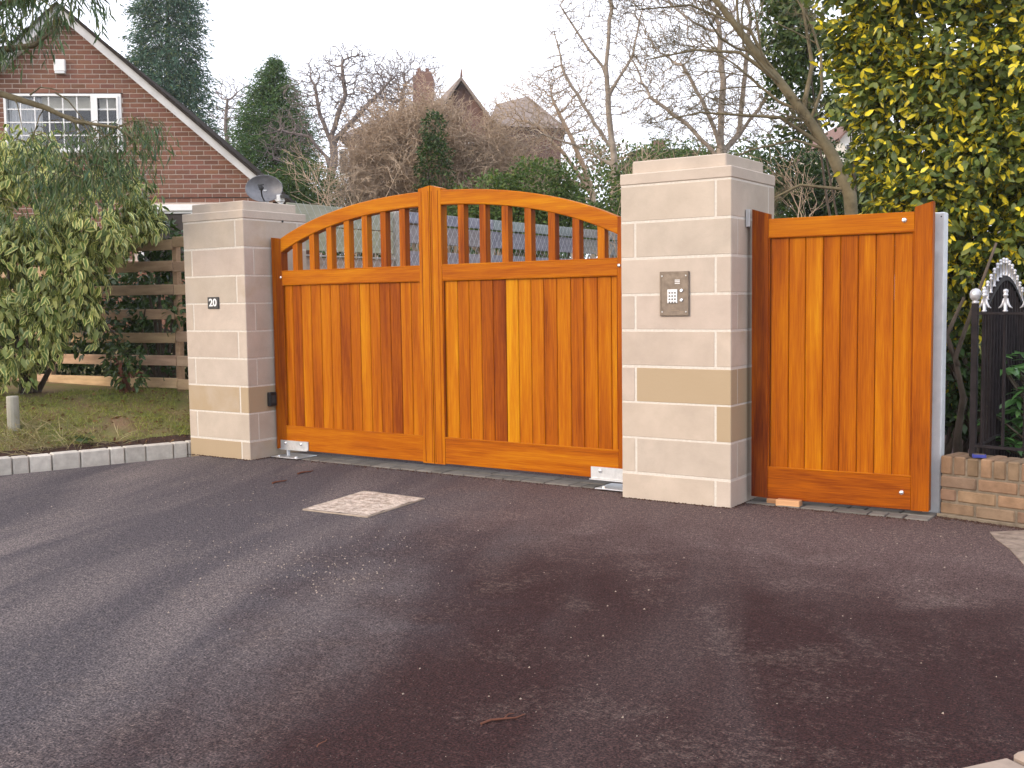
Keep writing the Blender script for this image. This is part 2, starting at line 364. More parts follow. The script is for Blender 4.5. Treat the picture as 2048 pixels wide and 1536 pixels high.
def np_mesh(name, V, F, mat, attrs=None, smooth=False):
    """V (n,3), F (m,k) numpy -> mesh, quick for big foliage"""
    me = bpy.data.meshes.new(name); k = F.shape[1]
    me.vertices.add(len(V)); me.vertices.foreach_set('co', np.ascontiguousarray(V, dtype=np.float32).ravel())
    me.loops.add(F.size); me.loops.foreach_set('vertex_index', np.ascontiguousarray(F, dtype=np.int32).ravel())
    me.polygons.add(len(F)); me.polygons.foreach_set('loop_start', np.arange(0, F.size, k, dtype=np.int32))
    me.update(calc_edges=True); me.validate()
    for n_, a in (attrs or {}).items():
        at_ = me.attributes.new(n_, 'FLOAT', 'POINT'); at_.data.foreach_set('value', np.ascontiguousarray(a, dtype=np.float32))
    if smooth: me.polygons.foreach_set('use_smooth', [True] * len(me.polygons))
    me.materials.append(mat); return me
def nrm(a): return a / (np.linalg.norm(a, axis=-1, keepdims=True) + 1e-9)

# leaf shapes: x along the leaf, y across, z up; three points across -> 'mid' along the rib
def leaf_shape(width=.60, fold=.22, curl=.18, stations=(0, .3, .68, 1)):
    V = []; mid = []
    for t in stations:
        wd = width * .5 * math.sin(math.pi * min(.97, max(.04, t)) ** .85)
        dz = -curl * t * t
        for sgn in (-1, 0, 1):
            V.append((t, sgn * wd, dz + abs(sgn) * wd * fold)); mid.append(1 - abs(sgn))
    F = []
    for i in range(len(stations) - 1):
        a = i * 3; F += [(a, a + 3, a + 4, a + 1), (a + 1, a + 4, a + 5, a + 2)]
    return np.array(V), np.array(F), np.array(mid, float)
LEAF = leaf_shape(); LEAF_WIDE = leaf_shape(.5, .15, .12); LEAF_NARROW = leaf_shape(.13, .1, .25, (0, .4, .75, 1))
def diamond(width=.3, curl=.15):
    V = np.array([(0, 0, 0), (.45, -width / 2, -curl * .2), (1, 0, -curl), (.45, width / 2, -curl * .2)]); return V, np.array([(0, 1, 2, 3)]), np.array([1, 0, 0, 0.])
def frames(D, roll=.8, upbias=None):
    """leaf frames: x along D, z roughly up with random roll"""
    D = nrm(D); n = len(D)
    up = np.tile(np.array([0, 0, 1.0]), (n, 1)) if upbias is None else upbias
    up = up + RNG.normal(0, roll, (n, 3))
    Y = nrm(np.cross(up, D)); Z = np.cross(D, Y)
    return np.stack([D, Y, Z], 2)
def leaves_np(shape, P, D, S, roll=.8, upbias=None):
    V, F, mid = shape; R = frames(D, roll, upbias); n = len(P)
    W = np.einsum('nij,vj->nvi', R, V) * S[:, None, None] + P[:, None, :]
    FF = (F[None] + (np.arange(n) * len(V))[:, None, None]).reshape(-1, F.shape[1])
    return W.reshape(-1, 3), FF, np.tile(mid, n), np.repeat(RNG.random(n), len(V))
def leaf_part(name, shape, P, D, S, mat, parent, roll=.8, kind=None, upbias=None):
    o = np.array(ORG[parent.name])
    V, F, mid, rnd = leaves_np(shape, P - o, D, S, roll, upbias)
    ob = link(name, np_mesh(name, V, F, mat, {'mid': mid, 'rnd': rnd}, smooth=len(shape[0]) > 4), parent)
    if kind: ob['kind'] = kind
    return ob
def single_leaves(shape, P, D, S, mat, parent, roll=.5, name='leaf', upbias=None):
    """the leaves nearest the camera as objects of their own that share one mesh"""
    V, F, mid = shape; me = np_mesh(name, V, F, mat, {'mid': mid, 'rnd': np.zeros(len(V))}, smooth=True)
    R = frames(D, roll, upbias); base = ORG[parent.name]
    for i in range(len(P)):
        o = bpy.data.objects.new(name, me); COL.objects.link(o); o.parent = parent
        m = Matrix([[*(R[i][r] * S[i]), P[i][r] - base[r]] for r in range(3)] + [[0, 0, 0, 1]]); o.matrix_basis = m
def ell_points(ells, n, shell=(.55, 1.0), lump=.16):
    """points scattered in the outer shell of a union of lumpy ellipsoids; returns positions and outward directions"""
    P = []; O = []
    vol = np.array([abs(e[1][0] * e[1][1] * e[1][2]) ** (2 / 3) for e in ells]); cnt = (n * vol / vol.sum()).astype(int)
    ph = RNG.random(6) * 9
    for (c, r), k in zip(ells, cnt):
        d = nrm(RNG.normal(size=(k, 3))); t = RNG.random(k) ** .5 * (shell[1] - shell[0]) + shell[0]
        L = 1 + lump * np.sin(d[:, 0] * 7 + ph[0] + c[0] * 3) * np.sin(d[:, 1] * 6 + ph[1]) + lump * .8 * np.sin(d[:, 2] * 11 + ph[2] + d[:, 0] * 5)
        P.append(np.array(c) + d * np.array(r) * (t * L)[:, None]); O.append(d)
    return np.concatenate(P), np.concatenate(O)
def clumped(P, O, keep=.5, freq=3.0):
    """drop whole pockets so that gaps and clumps appear"""
    s = np.sin(P[:, 0] * freq * 1.3 + 1) + np.sin(P[:, 1] * freq * 1.1 + 2) + np.sin(P[:, 2] * freq * 1.7 + .5) + np.sin((P[:, 0] + P[:, 2]) * freq * 2.3) * .8
    m = s + RNG.normal(0, .7, len(P)) > np.quantile(s, 1 - keep)
    return P[m], O[m]

# bare branches ----------------------------------------------------------------
def grow(segs, p, d, length, r, level, maxlevel, spread=.6, upward=.15, wob=.16, kids=(4, 7), ratio=(.45, .7), nseg=None, rmin=.004, start=.25):
    n = nseg or max(2, 6 - level); st = length / n; pts = [p.copy()]; rad = [r]
    d = d.normalized()
    for i in range(n):
        d = (d + Vector((random.gauss(0, wob), random.gauss(0, wob), random.gauss(0, wob) + upward * .3))).normalized()
        p = p + d * st; pts.append(p.copy()); rad.append(max(rmin * .6, r * (1 - .72 * (i + 1) / n)))
    segs.append((level, pts, rad))
    if level >= maxlevel: return
    for _ in range(random.randint(*kids)):
        t = start + (1 - start) * random.random(); k = min(n - 1, int(t * n)); q = pts[k].lerp(pts[k + 1], t * n - k)
        dd = (pts[k + 1] - pts[k]).normalized(); ax = Vector((random.gauss(0, 1), random.gauss(0, 1), random.gauss(0, 1))); ax = (ax - ax.dot(dd) * dd).normalized()
        an = random.gauss(spread, .2)
        nd = dd * math.cos(an) + ax * math.sin(an) + Vector((0, 0, upward))
        L = length * random.uniform(*ratio) * (1.15 - .5 * t)
        grow(segs, q, nd, L, max(rmin, rad[k] * .55), level + 1, maxlevel, spread, upward, wob, kids, ratio, None, rmin, .15)
def wood_mesh(segs, sel, sides):
    V = []; F = []; b = 0
    for lv, pts, rad in segs:
        if not sel(lv): continue
        n = sides(lv); m = len(pts)
        for i, p in enumerate(pts):
            t = (pts[min(i + 1, m - 1)] - pts[max(i - 1, 0)]).normalized(); ref = Vector((.31, .17, .93)) if abs(t.z) < .85 else Vector((1, .2, 0))
            a = t.cross(ref).normalized(); c = t.cross(a)
            for k in range(n):
                an = 2 * math.pi * k / n; V.append(p + (a * math.cos(an) + c * math.sin(an)) * rad[i])
        for i in range(m - 1):
            for k in range(n): F.append((b + i * n + k, b + i * n + (k + 1) % n, b + (i + 1) * n + (k + 1) % n, b + (i + 1) * n + k))
        b += m * n
    return np.array([tuple(v) for v in V]), np.array(F)
def tree_parts(root, segs, mat, limb_level=1):
    o = np.array(ORG[root.name])
    V, F = wood_mesh(segs, lambda l: l <= limb_level, lambda l: 7 if l == 0 else 5)
    link('trunk', np_mesh('trunk', V - o, F, mat, smooth=True), root)
    V, F = wood_mesh(segs, lambda l: l > limb_level, lambda l: 4 if l == limb_level + 1 else 3)
    link('crown', np_mesh('crown', V - o, F, mat), root)

# ================================================================== THE GROUND
NK = Vector((-.95, .31, 0)); K0 = Vector((-4.92, .06, 0))
def bank(x, y):
    d = (Vector((x, y, 0)) - K0).dot(NK)
    if d < .22: z = .075 + d * .12
    else: z = .10 + .30 * (d - .22)
    if d > 1.35: z = .44 + .03 * min(d - 1.35, 10)
    return z
far = MB(); far.add([(-400, -300, -.03), (400, -300, -.03), (400, 700, -.03), (-400, 700, -.03)], [(0, 1, 2, 3)])
g = far.build('ground', M['far_ground']); g['kind'] = 'structure'
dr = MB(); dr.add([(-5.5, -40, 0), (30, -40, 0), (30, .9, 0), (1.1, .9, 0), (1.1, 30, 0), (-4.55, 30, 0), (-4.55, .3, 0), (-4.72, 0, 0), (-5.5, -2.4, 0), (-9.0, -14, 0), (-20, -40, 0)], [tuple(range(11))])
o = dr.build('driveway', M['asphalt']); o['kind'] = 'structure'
# lawn bank: a grid that climbs from the kerb to the fence
lv = []; lf = []
ds = [0.10, .16, .22, .3, .4, .5, .6, .7, .8, .9, 1.0, 1.1, 1.2, 1.3, 1.4, 1.7, 2.2, 3, 5, 9, 16, 30, 60]
ts = [-16, -10, -7, -5] + [x * .1 for x in range(-40, 9)] + [1.2, 2, 4, 8, 16, 30, 60]
TK = Vector((.31, .95, 0))
rr = random.Random(3)
for t in ts:
    for d_ in ds:
        p = K0 + NK * d_ + TK * t
        if t > .7: p.x = min(p.x, -4.6)
        lv.append((p.x, p.y, bank(p.x, p.y) + (rr.uniform(-.012, .012) if .2 < d_ < 1.4 else 0)))
nd = len(ds)
lf = [(i * nd + j, (i + 1) * nd + j, (i + 1) * nd + j + 1, i * nd + j + 1) for i in range(len(ts) - 1) for j in range(nd - 1)]
lm = bpy.data.meshes.new('lawn'); lm.from_pydata(lv, [], lf); lm.materials.append(M['turf']); lm.materials.append(M['soil'])
for i, p in enumerate(lm.polygons): p.material_index = 1 if (i % (nd - 1)) < 3 else 0
o = link('lawn', lm); o['kind'] = 'structure'

# kerb of grey setts along the lawn
kerb = structure('kerb', (-5.2, -.8, 0))
ka = math.atan2(TK.y, TK.x)
t = .02; i = 0; widths = [.115, .125, .235, .175, .12, .235, .22, .17, .125, .25, .12, .19, .23, .12, .18, .24, .2, .13, .22, .2]
for wd in widths:
    c = K0 + TK * (t - wd / 2) + NK * .04
    b = MB().box(-wd / 2 + .004, wd / 2 - .004, -.05, .05, -.06, .105 + random.uniform(-.004, .004), .009)
    ob = link('kerb_stone', b.mesh('kerb_stone', M['kerb']), kerb, (c.x, c.y, 0), (random.uniform(.85, 1.1),) * 3 + (1,))
    ob.rotation_euler.z = ka + random.uniform(-.02, .02)
    t -= wd
# kerb stones at the right-hand edge of the drive
rk = structure('kerb', (2.2, -3, 0)); kd = Vector((.55, .835, 0)).normalized()
for k in range(-1, 4):
    c = Vector((1.99, -3.1, 0)) + kd * (k * .27) + Vector((kd.y, -kd.x, 0)) * .075
    b = MB().box(-.128, .128, -.09, .09, -.05, .022 + .01 * (k % 2), .014)
    ob = link('kerb_stone', b.mesh('kerb_stone', M['concrete']), rk, (c.x, c.y, 0), (.62, .52, .45, 1)); ob.rotation_euler.z = math.atan2(kd.y, kd.x) + random.uniform(-.03, .03)
# pale concrete by the brick wall
sl = MB(); pts = [(1.445, .054), (1.50, -.10), (1.60, -.30), (1.717, -.615), (1.80, -.9), (3.6, -1.4), (3.6, -.30), (1.60, .20)]
sl.add([(x, y, .004) for x, y in pts] + [(x, y, -.03) for x, y in pts], [tuple(range(8))] + [(i, i + 8, (i + 1) % 8 + 8, (i + 1) % 8) for i in range(8)])
o = sl.build('pavement', rough_mat('worn_concrete', (.15, .112, .088), (.34, .265, .21), 18, .95, bumps=.8, bscale=60, bdist=.01)); o['kind'] = 'structure'
# setts of the threshold under both gates
th = structure('threshold', (-2, .25, 0))
def setts(x0, x1, y0, y1, rows):
    h = (y1 - y0) / rows
    for r_ in range(rows):
        x = x0
        while x < x1 - .02:
            wd = min(random.choice((.2, .2, .15, .1)), x1 - x)
            b = MB().box(x + .004, x + wd - .004, y0 + r_ * h + .004, y0 + (r_ + 1) * h - .004, -.04, .008 + random.uniform(-.002, .002), .004)
            b.build('paver', M['kerb'], th, (random.uniform(.2, .32),) * 3 + (1,)); x += wd
setts(-4.15, -.745, .175, .445, 2); setts(.01, 1.1, .19, .42, 2)

# ================================================================== STONE GATE PILLARS
def pillar(x1, y0, zb, ztop, zcap, label, tints, stains, skip=0):
    """x1,y0 = front right corner; blocks in pinwheel bond, mortar core, band course and cap"""
    W, D, T = .74, .70, .10; x0 = x1 - W; y1 = y0 + D; J = .0055; I = .0022
    root = thing('gate_pillar', (x1 - W / 2, y0 + D / 2, 0), label, 'gate pillar', 'stone gate pillars')
    MB().box(x0 + I, x1 - I, y0 + I, y1 - I, -.05, ztop - .01).build('mortar', M['mortar_pale'], root)
    z = ztop - .075; k = 0; rows = []
    while z > zb + .03:
        zl = max(zb - .04, z - .2255); rows.append((zl, z)); z -= .2255
    for k, (zl, zh) in enumerate(rows):
        a, b_ = zl + J + random.uniform(-.002, .002), zh - J + random.uniform(-.002, .002)
        if k % 2 == 0: R = [('f', x0, x1 - T - J, y0, y0 + T), ('r', x1 - T + J, x1, y0, y1 - T - J), ('b', x0 + T + J, x1, y1 - T + J, y1), ('l', x0, x0 + T - J, y0 + T + J, y1)]
        else: R = [('f', x0 + T + J, x1, y0, y0 + T), ('r', x1 - T, x1, y0 + T + J, y1), ('b', x0, x1 - T - J, y1 - T, y1), ('l', x0, x0 + T - J, y0, y1 - T - J)]
        for side, ax, bx, ay, by in R:
            tn = random.uniform(.93, 1.04); tt = (tn * random.uniform(.99, 1.02), tn, tn * random.uniform(.97, 1.02))
            st = stains.get((k, side), random.uniform(.05, .30))
            MB().box(ax, bx, ay, by, a, b_, .004).build('stone_block', M['stone'], root, (*tt, st))
    e = .004
    MB().box(x0 - e, x1 + e, y0 - e, y1 + e, ztop - .075 + J, ztop, .006).build('band_stone', M['stone'], root, (1.02, 1.02, 1.02, .1))
    c = .055
    MB().box(x0 + c, x1 - c, y0 + c, y1 - c, ztop + .001, zcap, .006).build('cap_stone', M['stone'], root, (1.0, 1.0, 1.0, .12))
    return root
pillar(0, 0, 0, 2.0455, 2.127, 'wide pale sandstone gate pillar holding the metal entry keypad', None, {(5, 'f'): 1.2, (5, 'r'): .9, (6, 'r'): .95, (6, 'f'): .2, (0, 'f'): .05, (4, 'r'): .5})
pillar(-4.157, -.041, .0, 2.031, 2.11, 'sandstone gate pillar with number 20 plaque, beside the lawn', None, {(6, 'f'): .62, (6, 'r'): .85, (8, 'f'): 1.1, (8, 'r'): .55, (2, 'r'): .5, (0, 'r'): .5})

# ================================================================== DRIVEWAY GATES
GX, GY = -2.457, .2334; FT = .072
def top_z(x): d = abs(x - GX); return 2.082 - (.085 * d * d + .0112 * d ** 4)
def low_z(x): d = abs(x - GX); return 1.974 - (.085 * d * d + .0125 * d ** 4)
def tone(v): return (.53 + (v - .53) * .92, 1, 1, 1)
def bolt_part(x, y, z, parent, r=.011):
    b = MB().lathe((x, y, z), [(r, 0), (r, .004), (r * .75, .008), (.002, .0095)], 10, 'y'); return b.build('bolt', M['bolt'], parent, smooth=True)
def bead(parent, x0, x1, z, y):
    """rounded moulding at a rail's edge"""
    b = MB().tube([(x0, y, z), (x1, y, z)], .006, 6); return b.build('moulding', M['wood_h'], parent, tone(.6))
def gate_leaf(xa, xb, hinge_left, label, board_tones, edges, bal_x, bal_tones):
    root = thing('gate_leaf', ((xa + xb) / 2, GY + .03, .066), label, 'gate', 'pair of driveway gate leaves')
    y0, y1 = GY, GY + FT
    hs = .112; ms = .105
    if hinge_left: h0, h1, m0, m1 = xa, xa + hs, xb - ms, xb
    else: h0, h1, m0, m1 = xb - hs, xb, xa, xa + ms - .008
    # outer stile, its head cut to a slope; meeting stile with a small peak
    zo, zi = (1.815, 1.80) if hinge_left else (1.80, 1.815)
    MB().prism([(h0, .066), (h1, .066), (h1, zi), (h0, zo)], y0, y1).build('stile', M['wood_v'], root, tone(.34))  # darker tone puts the pillar's shadow into the hinge stile's colour
    zl, zr = (2.102, 2.121) if hinge_left else (2.121, 2.096)
    st = MB().prism([(m0, .060), (m1, .060), (m1, zr), (m0, zl)], y0 - .002, y1).build('stile', M['wood_v'], root, tone(.60))
    # reeded edge strips on the meeting stile
    for q in ((m0 + .028, m1 - .012) if hinge_left else (m0 + .012, m1 - .028)):
        MB().box(q - .003, q + .003, y0 - .0035, y0, .07, 2.08).build('moulding', M['wood_v'], st, tone(.28))
    ia, ib = (h1, m0) if hinge_left else (m1, h0)
    # arched top rail
    n = 22; xs = [ia + (ib - ia) * i / n for i in range(n + 1)]
    b = MB(); vs = []; fs = []
    for x in xs:
        tz, lz = top_z(x), low_z(x)
        vs += [(x, y0 + .004, lz), (x, y0 - .001, lz + .006), (x, y0 - .001, tz - .006), (x, y0 + .005, tz), (x, y1 - .005, tz), (x, y1, tz - .006), (x, y1, lz)]
    for i in range(n):
        for k in range(7): fs.append((i * 7 + k, (i + 1) * 7 + k, (i + 1) * 7 + (k + 1) % 7, i * 7 + (k + 1) % 7))
    fs += [tuple(range(7)), tuple(n * 7 + k for k in range(6, -1, -1))]
    b.add(vs, fs); b.build('arched_top_rail', M['wood_h'], root, tone(.62))
    mr = MB().box(ia, ib, y0, y1, 1.427, 1.533, .003).build('middle_rail', M['wood_h'], root, tone(.57))
    bead(mr, ia, ib, 1.535, y0 + .004); bead(mr, ia, ib, 1.425, y0 + .006)
    br = MB().box(ia, ib, y0, y1, .066, .258, .003).build('bottom_rail', M['wood_h'], root, tone(.55))
    bead(br, ia, ib, .261, y0 + .004)
    for q in ((h1 + .004, m0 - .004) if hinge_left else (m1 + .004, h0 - .004)):
        MB().tube([(q, y0 + .009, .27), (q, y0 + .009, 1.42)], .007, 6).build('moulding', M['wood_v'], root, tone(.3))
    for (a, c), tn in zip(zip(edges[:-1], edges[1:]), board_tones):
        MB().box(a + .0013, c - .0013, y0 + .019, y0 + .040, .250, 1.436, .0042).build('board', M['wood_v'], root, tone(tn))
    for x, tn in zip(bal_x, bal_tones):
        xm = x + .027
        MB().prism([(x, 1.53), (x + .054, 1.53), (x + .054, low_z(x + .054) + .012), (x, low_z(x) + .012)], y0 + .008, y1 - .008).build('baluster', M['wood_v'], root, tone(tn))
    return root, ia, ib
tl = [.55, .33, .62, .50, .60, .48, .36, .58, .66, .52, .40, .30, .62, .58]
tr_ = [.66, .46, .58, .44, .22, .82, .72, .54, .42, .60, .40, .48, .54, .64]
el_ = [-4.022, -3.923, -3.824, -3.715, -3.608, -3.5, -3.4, -3.291, -3.188, -3.084, -2.984, -2.877, -2.774, -2.67, -2.562]
er_ = [-2.352, -2.232, -2.128, -2.02, -1.914, -1.804, -1.697, -1.591, -1.485, -1.379, -1.268, -1.166, -1.058, -.952, -.886]
left, la, lb = gate_leaf(-4.1336, -2.4605, True, 'left leaf of the orange hardwood driveway gate, hinged by the number 20 pillar', tl, el_, [-3.895 + .189 * i for i in range(7)], [.5, .45, .62, .6, .66, .36, .42])
right, ra, rb = gate_leaf(-2.4535, -.782, False, 'right leaf of the orange hardwood driveway gate, meeting the keypad pillar', tr_, er_, [-2.208 + .1932 * i for i in range(7)], [.34, .42, .55, .48, .30, .36, .7])
bolt_part(-4.03, GY, 1.486, left, .012); bolt_part(-.881, GY, 1.488, right, .013)
def hinge_bracket(xa, xb, za, zb, bx, parent):
    b = MB().box(xa, xb, GY - .008, GY - .0005, za, zb, .0015).box(xa, xb, GY - .03, GY + .05, za - .007, za - .0005, .0015)
    b.tube([(xa + .06 if xa < -2 else xb - .06, GY + .02, .012), (xa + .06 if xa < -2 else xb - .06, GY + .02, za - .006)], .016, 10)
    h = b.build('hinge_bracket', M['galv'], parent)
    for x, z in bx: bolt_part(x, GY - .008, z, h, .014)
hinge_bracket(-4.085, -3.765, .073, .142, [(-4.025, .118), (-3.845, .118)], left)
hinge_bracket(-1.105, -.79, .062, .142, [(-1.03, .116), (-.84, .116)], right)
for xa, xb, lab in ((-4.10, -3.80, 'pale steel hinge plate on the drive under the left gate leaf'), (-1.02, -.76, 'pale steel hinge plate on the drive beside the keypad pillar')):
    p = thing('pivot_plate', ((xa + xb) / 2, .24, 0), lab, 'hinge plate', 'gate pivot plates')
    MB().box(xa, xb, .13, .36, .009, .016, .002).build('plate', M['galv'], p)
    for qx in (xa + .05, xb - .05):
        MB().lathe((qx, .17, .016), [(.013, 0), (.013, .009), (.004, .011)], 6).build('nut', M['bolt'], p)
# black photocell on the left pillar's inner face
ps = thing('gate_sensor', (-4.157, .193, .483), 'small black sensor box on the number 20 pillar by the gate', 'sensor')
MB().box(-4.155, -4.118, .155, .232, .425, .541, .006).build('housing', M['black_plastic'], ps)
MB().box(-4.1175, -4.114, .172, .215, .45, .515, .001).build('lens', M['slate'], ps)
MB().tube([(-4.1565, .388, 1.957), (-4.150, .388, 1.957)], .009, 8).build('cable_hole', M['black_plastic'], ps)

# ================================================================== PEDESTRIAN GATE
PA = math.atan2(.0767, 1.0352); PR = Matrix.Rotation(PA, 3, 'Z'); PO = Vector((.0347, .2372, 0))
pg = thing('garden_gate', (PO.x, PO.y, .03), 'single orange hardwood garden gate of eight boards between the keypad pillar and brick wall', 'gate')
pg.rotation_euler.z = PA
class PB(MB):
    def done(s, name, mat, tn=None, parent=None):
        """geometry given in the gate's own axes: x along it, y through it, z up from the ground"""
        s.v = [(x, y, z - .03) for x, y, z in s.v]
        o = link(name, s.mesh(name, mat), None, None, tn); o.parent = parent or pg; ORG[o.name] = ORG[pg.name]; return o
L_ = 1.038
PB().prism([(0, .041), (.1, .036), (.1, 1.768), (0, 1.80)], 0, .07).done('stile', M['wood_v'], tone(.24))  # low tone paints in the shadow cast by the keypad pillar
PB().prism([(.94, .03), (L_, .03), (L_, 1.79), (.94, 1.762)], 0, .07).done('stile', M['wood_v'], tone(.43))
r1 = PB().box(.1, .94, .001, .069, 1.628, 1.737, .003).done('top_rail', M['wood_h'], tone(.60))
r2 = PB().box(.1, .94, .001, .069, .032, .224, .003).done('bottom_rail', M['wood_h'], tone(.37))
PB().tube([(.1, .005, .227), (.94, .005, .227)], .006, 6).done('moulding', M['wood_h'], tone(.55), r2)
PB().tube([(.1, .006, 1.626), (.94, .006, 1.626)], .006, 6).done('moulding', M['wood_h'], tone(.4), r1)
for q in (.104, .936): PB().tube([(q, .009, .23), (q, .009, 1.625)], .007, 6).done('moulding', M['wood_v'], tone(.3))
ed = [.108, .222, .322, .427, .526, .628, .728, .829, .932]
for a, c, tn in zip(ed[:-1], ed[1:], [.47, .62, .60, .42, .44, .50, .56, .54]):
    PB().box(a + .0013, c - .0013, .019, .040, .215, 1.64, .0042).done('board', M['wood_v'], tone(tn))
for x, z in ((.884, 1.69), (.889, .13)):
    b = PB(); b.lathe((x, .001, z), [(.015, 0), (.015, .004), (.011, .009), (.002, .011)], 12, 'y'); b.done('bolt', M['bolt'])
gs = thing('gate_stop', (.012, .235, 1.75), 'small galvanised bracket on keypad pillar at top of the garden gate', 'bracket')
MB().box(.0045, .010, .21, .27, 1.695, 1.80, .001).box(.010, .032, .21, .216, 1.695, 1.80, .001).build('angle_plate', M['galv'], gs)
gp = thing('steel_post', (1.07, .47, 0), 'pale galvanised steel post between the garden gate and brick wall', 'post')
MB().box(1.00, 1.104, .44, .53, 0, 1.735, .006).build('post_tube', M['galv_post'], gp)
MB().lathe((1.085, .44, 1.71), [(.004, 0), (.004, .002), (.001, .0025)], 8, 'y').build('bolt_hole', M['black_plastic'], gp)
for z_ in (.25, 1.52): MB().box(1.03, 1.05, .39, .4395, z_, z_ + .04).build('hinge_lug', M['galv'], gp)
wb = thing('wood_block', (.28, .23, 0), 'short pale offcut of timber wedged under the garden gate', 'wood block')
b = MB().box(.205, .35, .20, .27, .002, .040, .003, rot=Matrix.Rotation(.06, 3, 'Z'), org=(.28, .23, 0)); b.build('offcut', M['timber'], wb, (1.1, .86, .66, 1))
b = MB().box(.13, .21, .245, .29, .002, .034, .003); b.build('wedge', M['timber'], wb, (.8, .6, .45, 1))

# ================================================================== KEYPAD AND NUMBER
kp = thing('entry_keypad', (-.366, 0, 1.295), 'brown metal intercom panel with white number keypad on stone pillar', 'keypad')
pn = MB().box(-.465, -.268, -.013, -.0005, 1.159, 1.432, .003).build('panel', M['panel_brown'], kp)
MB().box(-.458, -.275, -.0145, -.0132, 1.1665, 1.172).box(-.458, -.275, -.0145, -.0132, 1.419, 1.4245).box(-.458, -.4525, -.0145, -.0132, 1.172, 1.419).box(-.2805, -.275, -.0145, -.0132, 1.172, 1.419).build('rim', M['panel_brown'], pn)
kb = MB().box(-.410, -.344, -.0185, -.0132, 1.238, 1.322, .001).build('key_plate', M['white'], kp)
for r_ in range(4):
    for c_ in range(3):
        x = -.4 + c_ * .0185; z = 1.306 - r_ * .0195
        MB().box(x, x + .0105, -.0215, -.0187, z - .0095, z, .001).build('key', M['key_dark'], kb)
for z in (1.314, 1.256):
    MB().lathe((-.316, -.0132, z), [(.011, 0), (.011, .005), (.008, .008)], 12, 'y').build('button', M['bolt'], kp)
for k in range(3): MB().box(-.361, -.328, -.0142, -.0132, 1.356 + k * .010, 1.3605 + k * .010).build('speaker_slot', M['white'], kp)
for x in (-.447, -.287):
    for z in (1.185, 1.405): MB().lathe((x, -.0132, z), [(.005, 0), (.004, .003)], 8, 'y').build('screw', M['galv'], kp)
for x, z, wd in ((-.385, 1.192, .05), (-.33, 1.184, .03), (-.38, 1.205, .022)): MB().box(x, x + wd, -.0137, -.0132, z, z + .004).build('label_strip', M['concrete'], kp, (.6, .5, .4, 1))
pq = thing('number_plaque', (-4.538, -.041, 1.285), 'small dark square plaque with white number 20', 'number plaque')
MB().box(-4.606, -4.470, -.052, -.0415, 1.237, 1.334, .003).build('plate', M['slate'], pq)
cu = bpy.data.curves.new('number', 'FONT'); cu.body = '20'; cu.size = .085; cu.extrude = .001; cu.offset = .0022; cu.align_x = 'CENTER'; cu.align_y = 'CENTER'
tmp = bpy.data.objects.new('tmp', cu); COL.objects.link(tmp); bpy.context.view_layer.update()
me = bpy.data.meshes.new_from_object(tmp.evaluated_get(bpy.context.evaluated_depsgraph_get())); bpy.data.objects.remove(tmp)
me.materials.clear(); me.materials.append(M['white']); me.name = 'number'
num = link('number', me, pq, (-4.538, -.0532, 1.285)); num.rotation_euler = (math.pi / 2, 0, 0); num.scale = (1.12, 1, 1)

# ================================================================== MANHOLE, LITTER
mc = [Vector(p) for p in ((-2.212, -1.381, 0), (-2.325, -.699, 0), (-1.792, -.709, 0), (-1.707, -1.352, 0))]
mh = thing('manhole_cover', (-2.0, -1.03, 0), 'square manhole cover filled with rough pale mortar in the asphalt', 'manhole cover')
cc = sum(mc, Vector()) / 4
b = MB(); vs = []; n = 12
for i in range(n + 1):
    for j in range(n + 1):
        u, v_ = i / n, j / n
        p = (mc[0] * (1 - u) + mc[3] * u) * (1 - v_) + (mc[1] * (1 - u) + mc[2] * u) * v_
        e = min(u, v_, 1 - u, 1 - v_)
        p = cc + (p - cc) * .965
        vs.append((p.x, p.y, .011 + .006 * math.sin(u * 13 + v_ * 5) * math.sin(v_ * 11) * min(1, e * 6) + random.uniform(-.0025, .0025) + (-.007 * math.exp(-((u - .45) ** 2 + (v_ - .62) ** 2 * 5) * 30))))
b.add(vs, [(i * (n + 1) + j, (i + 1) * (n + 1) + j, (i + 1) * (n + 1) + j + 1, i * (n + 1) + j + 1) for i in range(n) for j in range(n)])
b.build('cover', M['infill'], mh)
b = MB()
for i in range(4):
    p, q = mc[i], mc[(i + 1) % 4]; pi, qi = cc + (p - cc) * .968, cc + (q - cc) * .968
    b.add([(*p.xy, .001), (*q.xy, .001), (*qi.xy, .001), (*pi.xy, .001), (*p.xy, .009), (*q.xy, .009), (*qi.xy, .009), (*pi.xy, .009)], [(4, 5, 6, 7), (0, 1, 5, 4), (2, 3, 7, 6)])
b.build('frame', M['concrete'], mh, (.8, .7, .6, 1))
def fallen_twig(x, y, ang, L, label, thick=.004, fork=True):
    b = MB(); d = Vector((math.cos(ang), math.sin(ang), 0)); nrm_ = Vector((-d.y, d.x, 0)); p = Vector((x, y, thick))
    pts = [p + d * L * t + nrm_ * L * .06 * math.sin(t * 7) + Vector((0, 0, .003 * math.sin(t * 9) ** 2)) for t in (0, .25, .5, .75, 1)]
    b.tube(pts, [thick, thick, thick * .8, thick * .7, thick * .4], 5)
    if fork:
        b.tube([pts[2], pts[2] + d * L * .15 + nrm_ * L * .12 + Vector((0, 0, .004)), pts[2] + d * L * .3 + nrm_ * L * .16], [thick * .7, thick * .5, thick * .3], 5)
        b.tube([pts[1], pts[1] + d * L * .10 - nrm_ * L * .1 + Vector((0, 0, .003))], [thick * .6, thick * .3], 5)
    o = b.build('fallen_twig', M['twig_brown'], None, loc=(x, y, 0)); tag(o, label, 'twig')
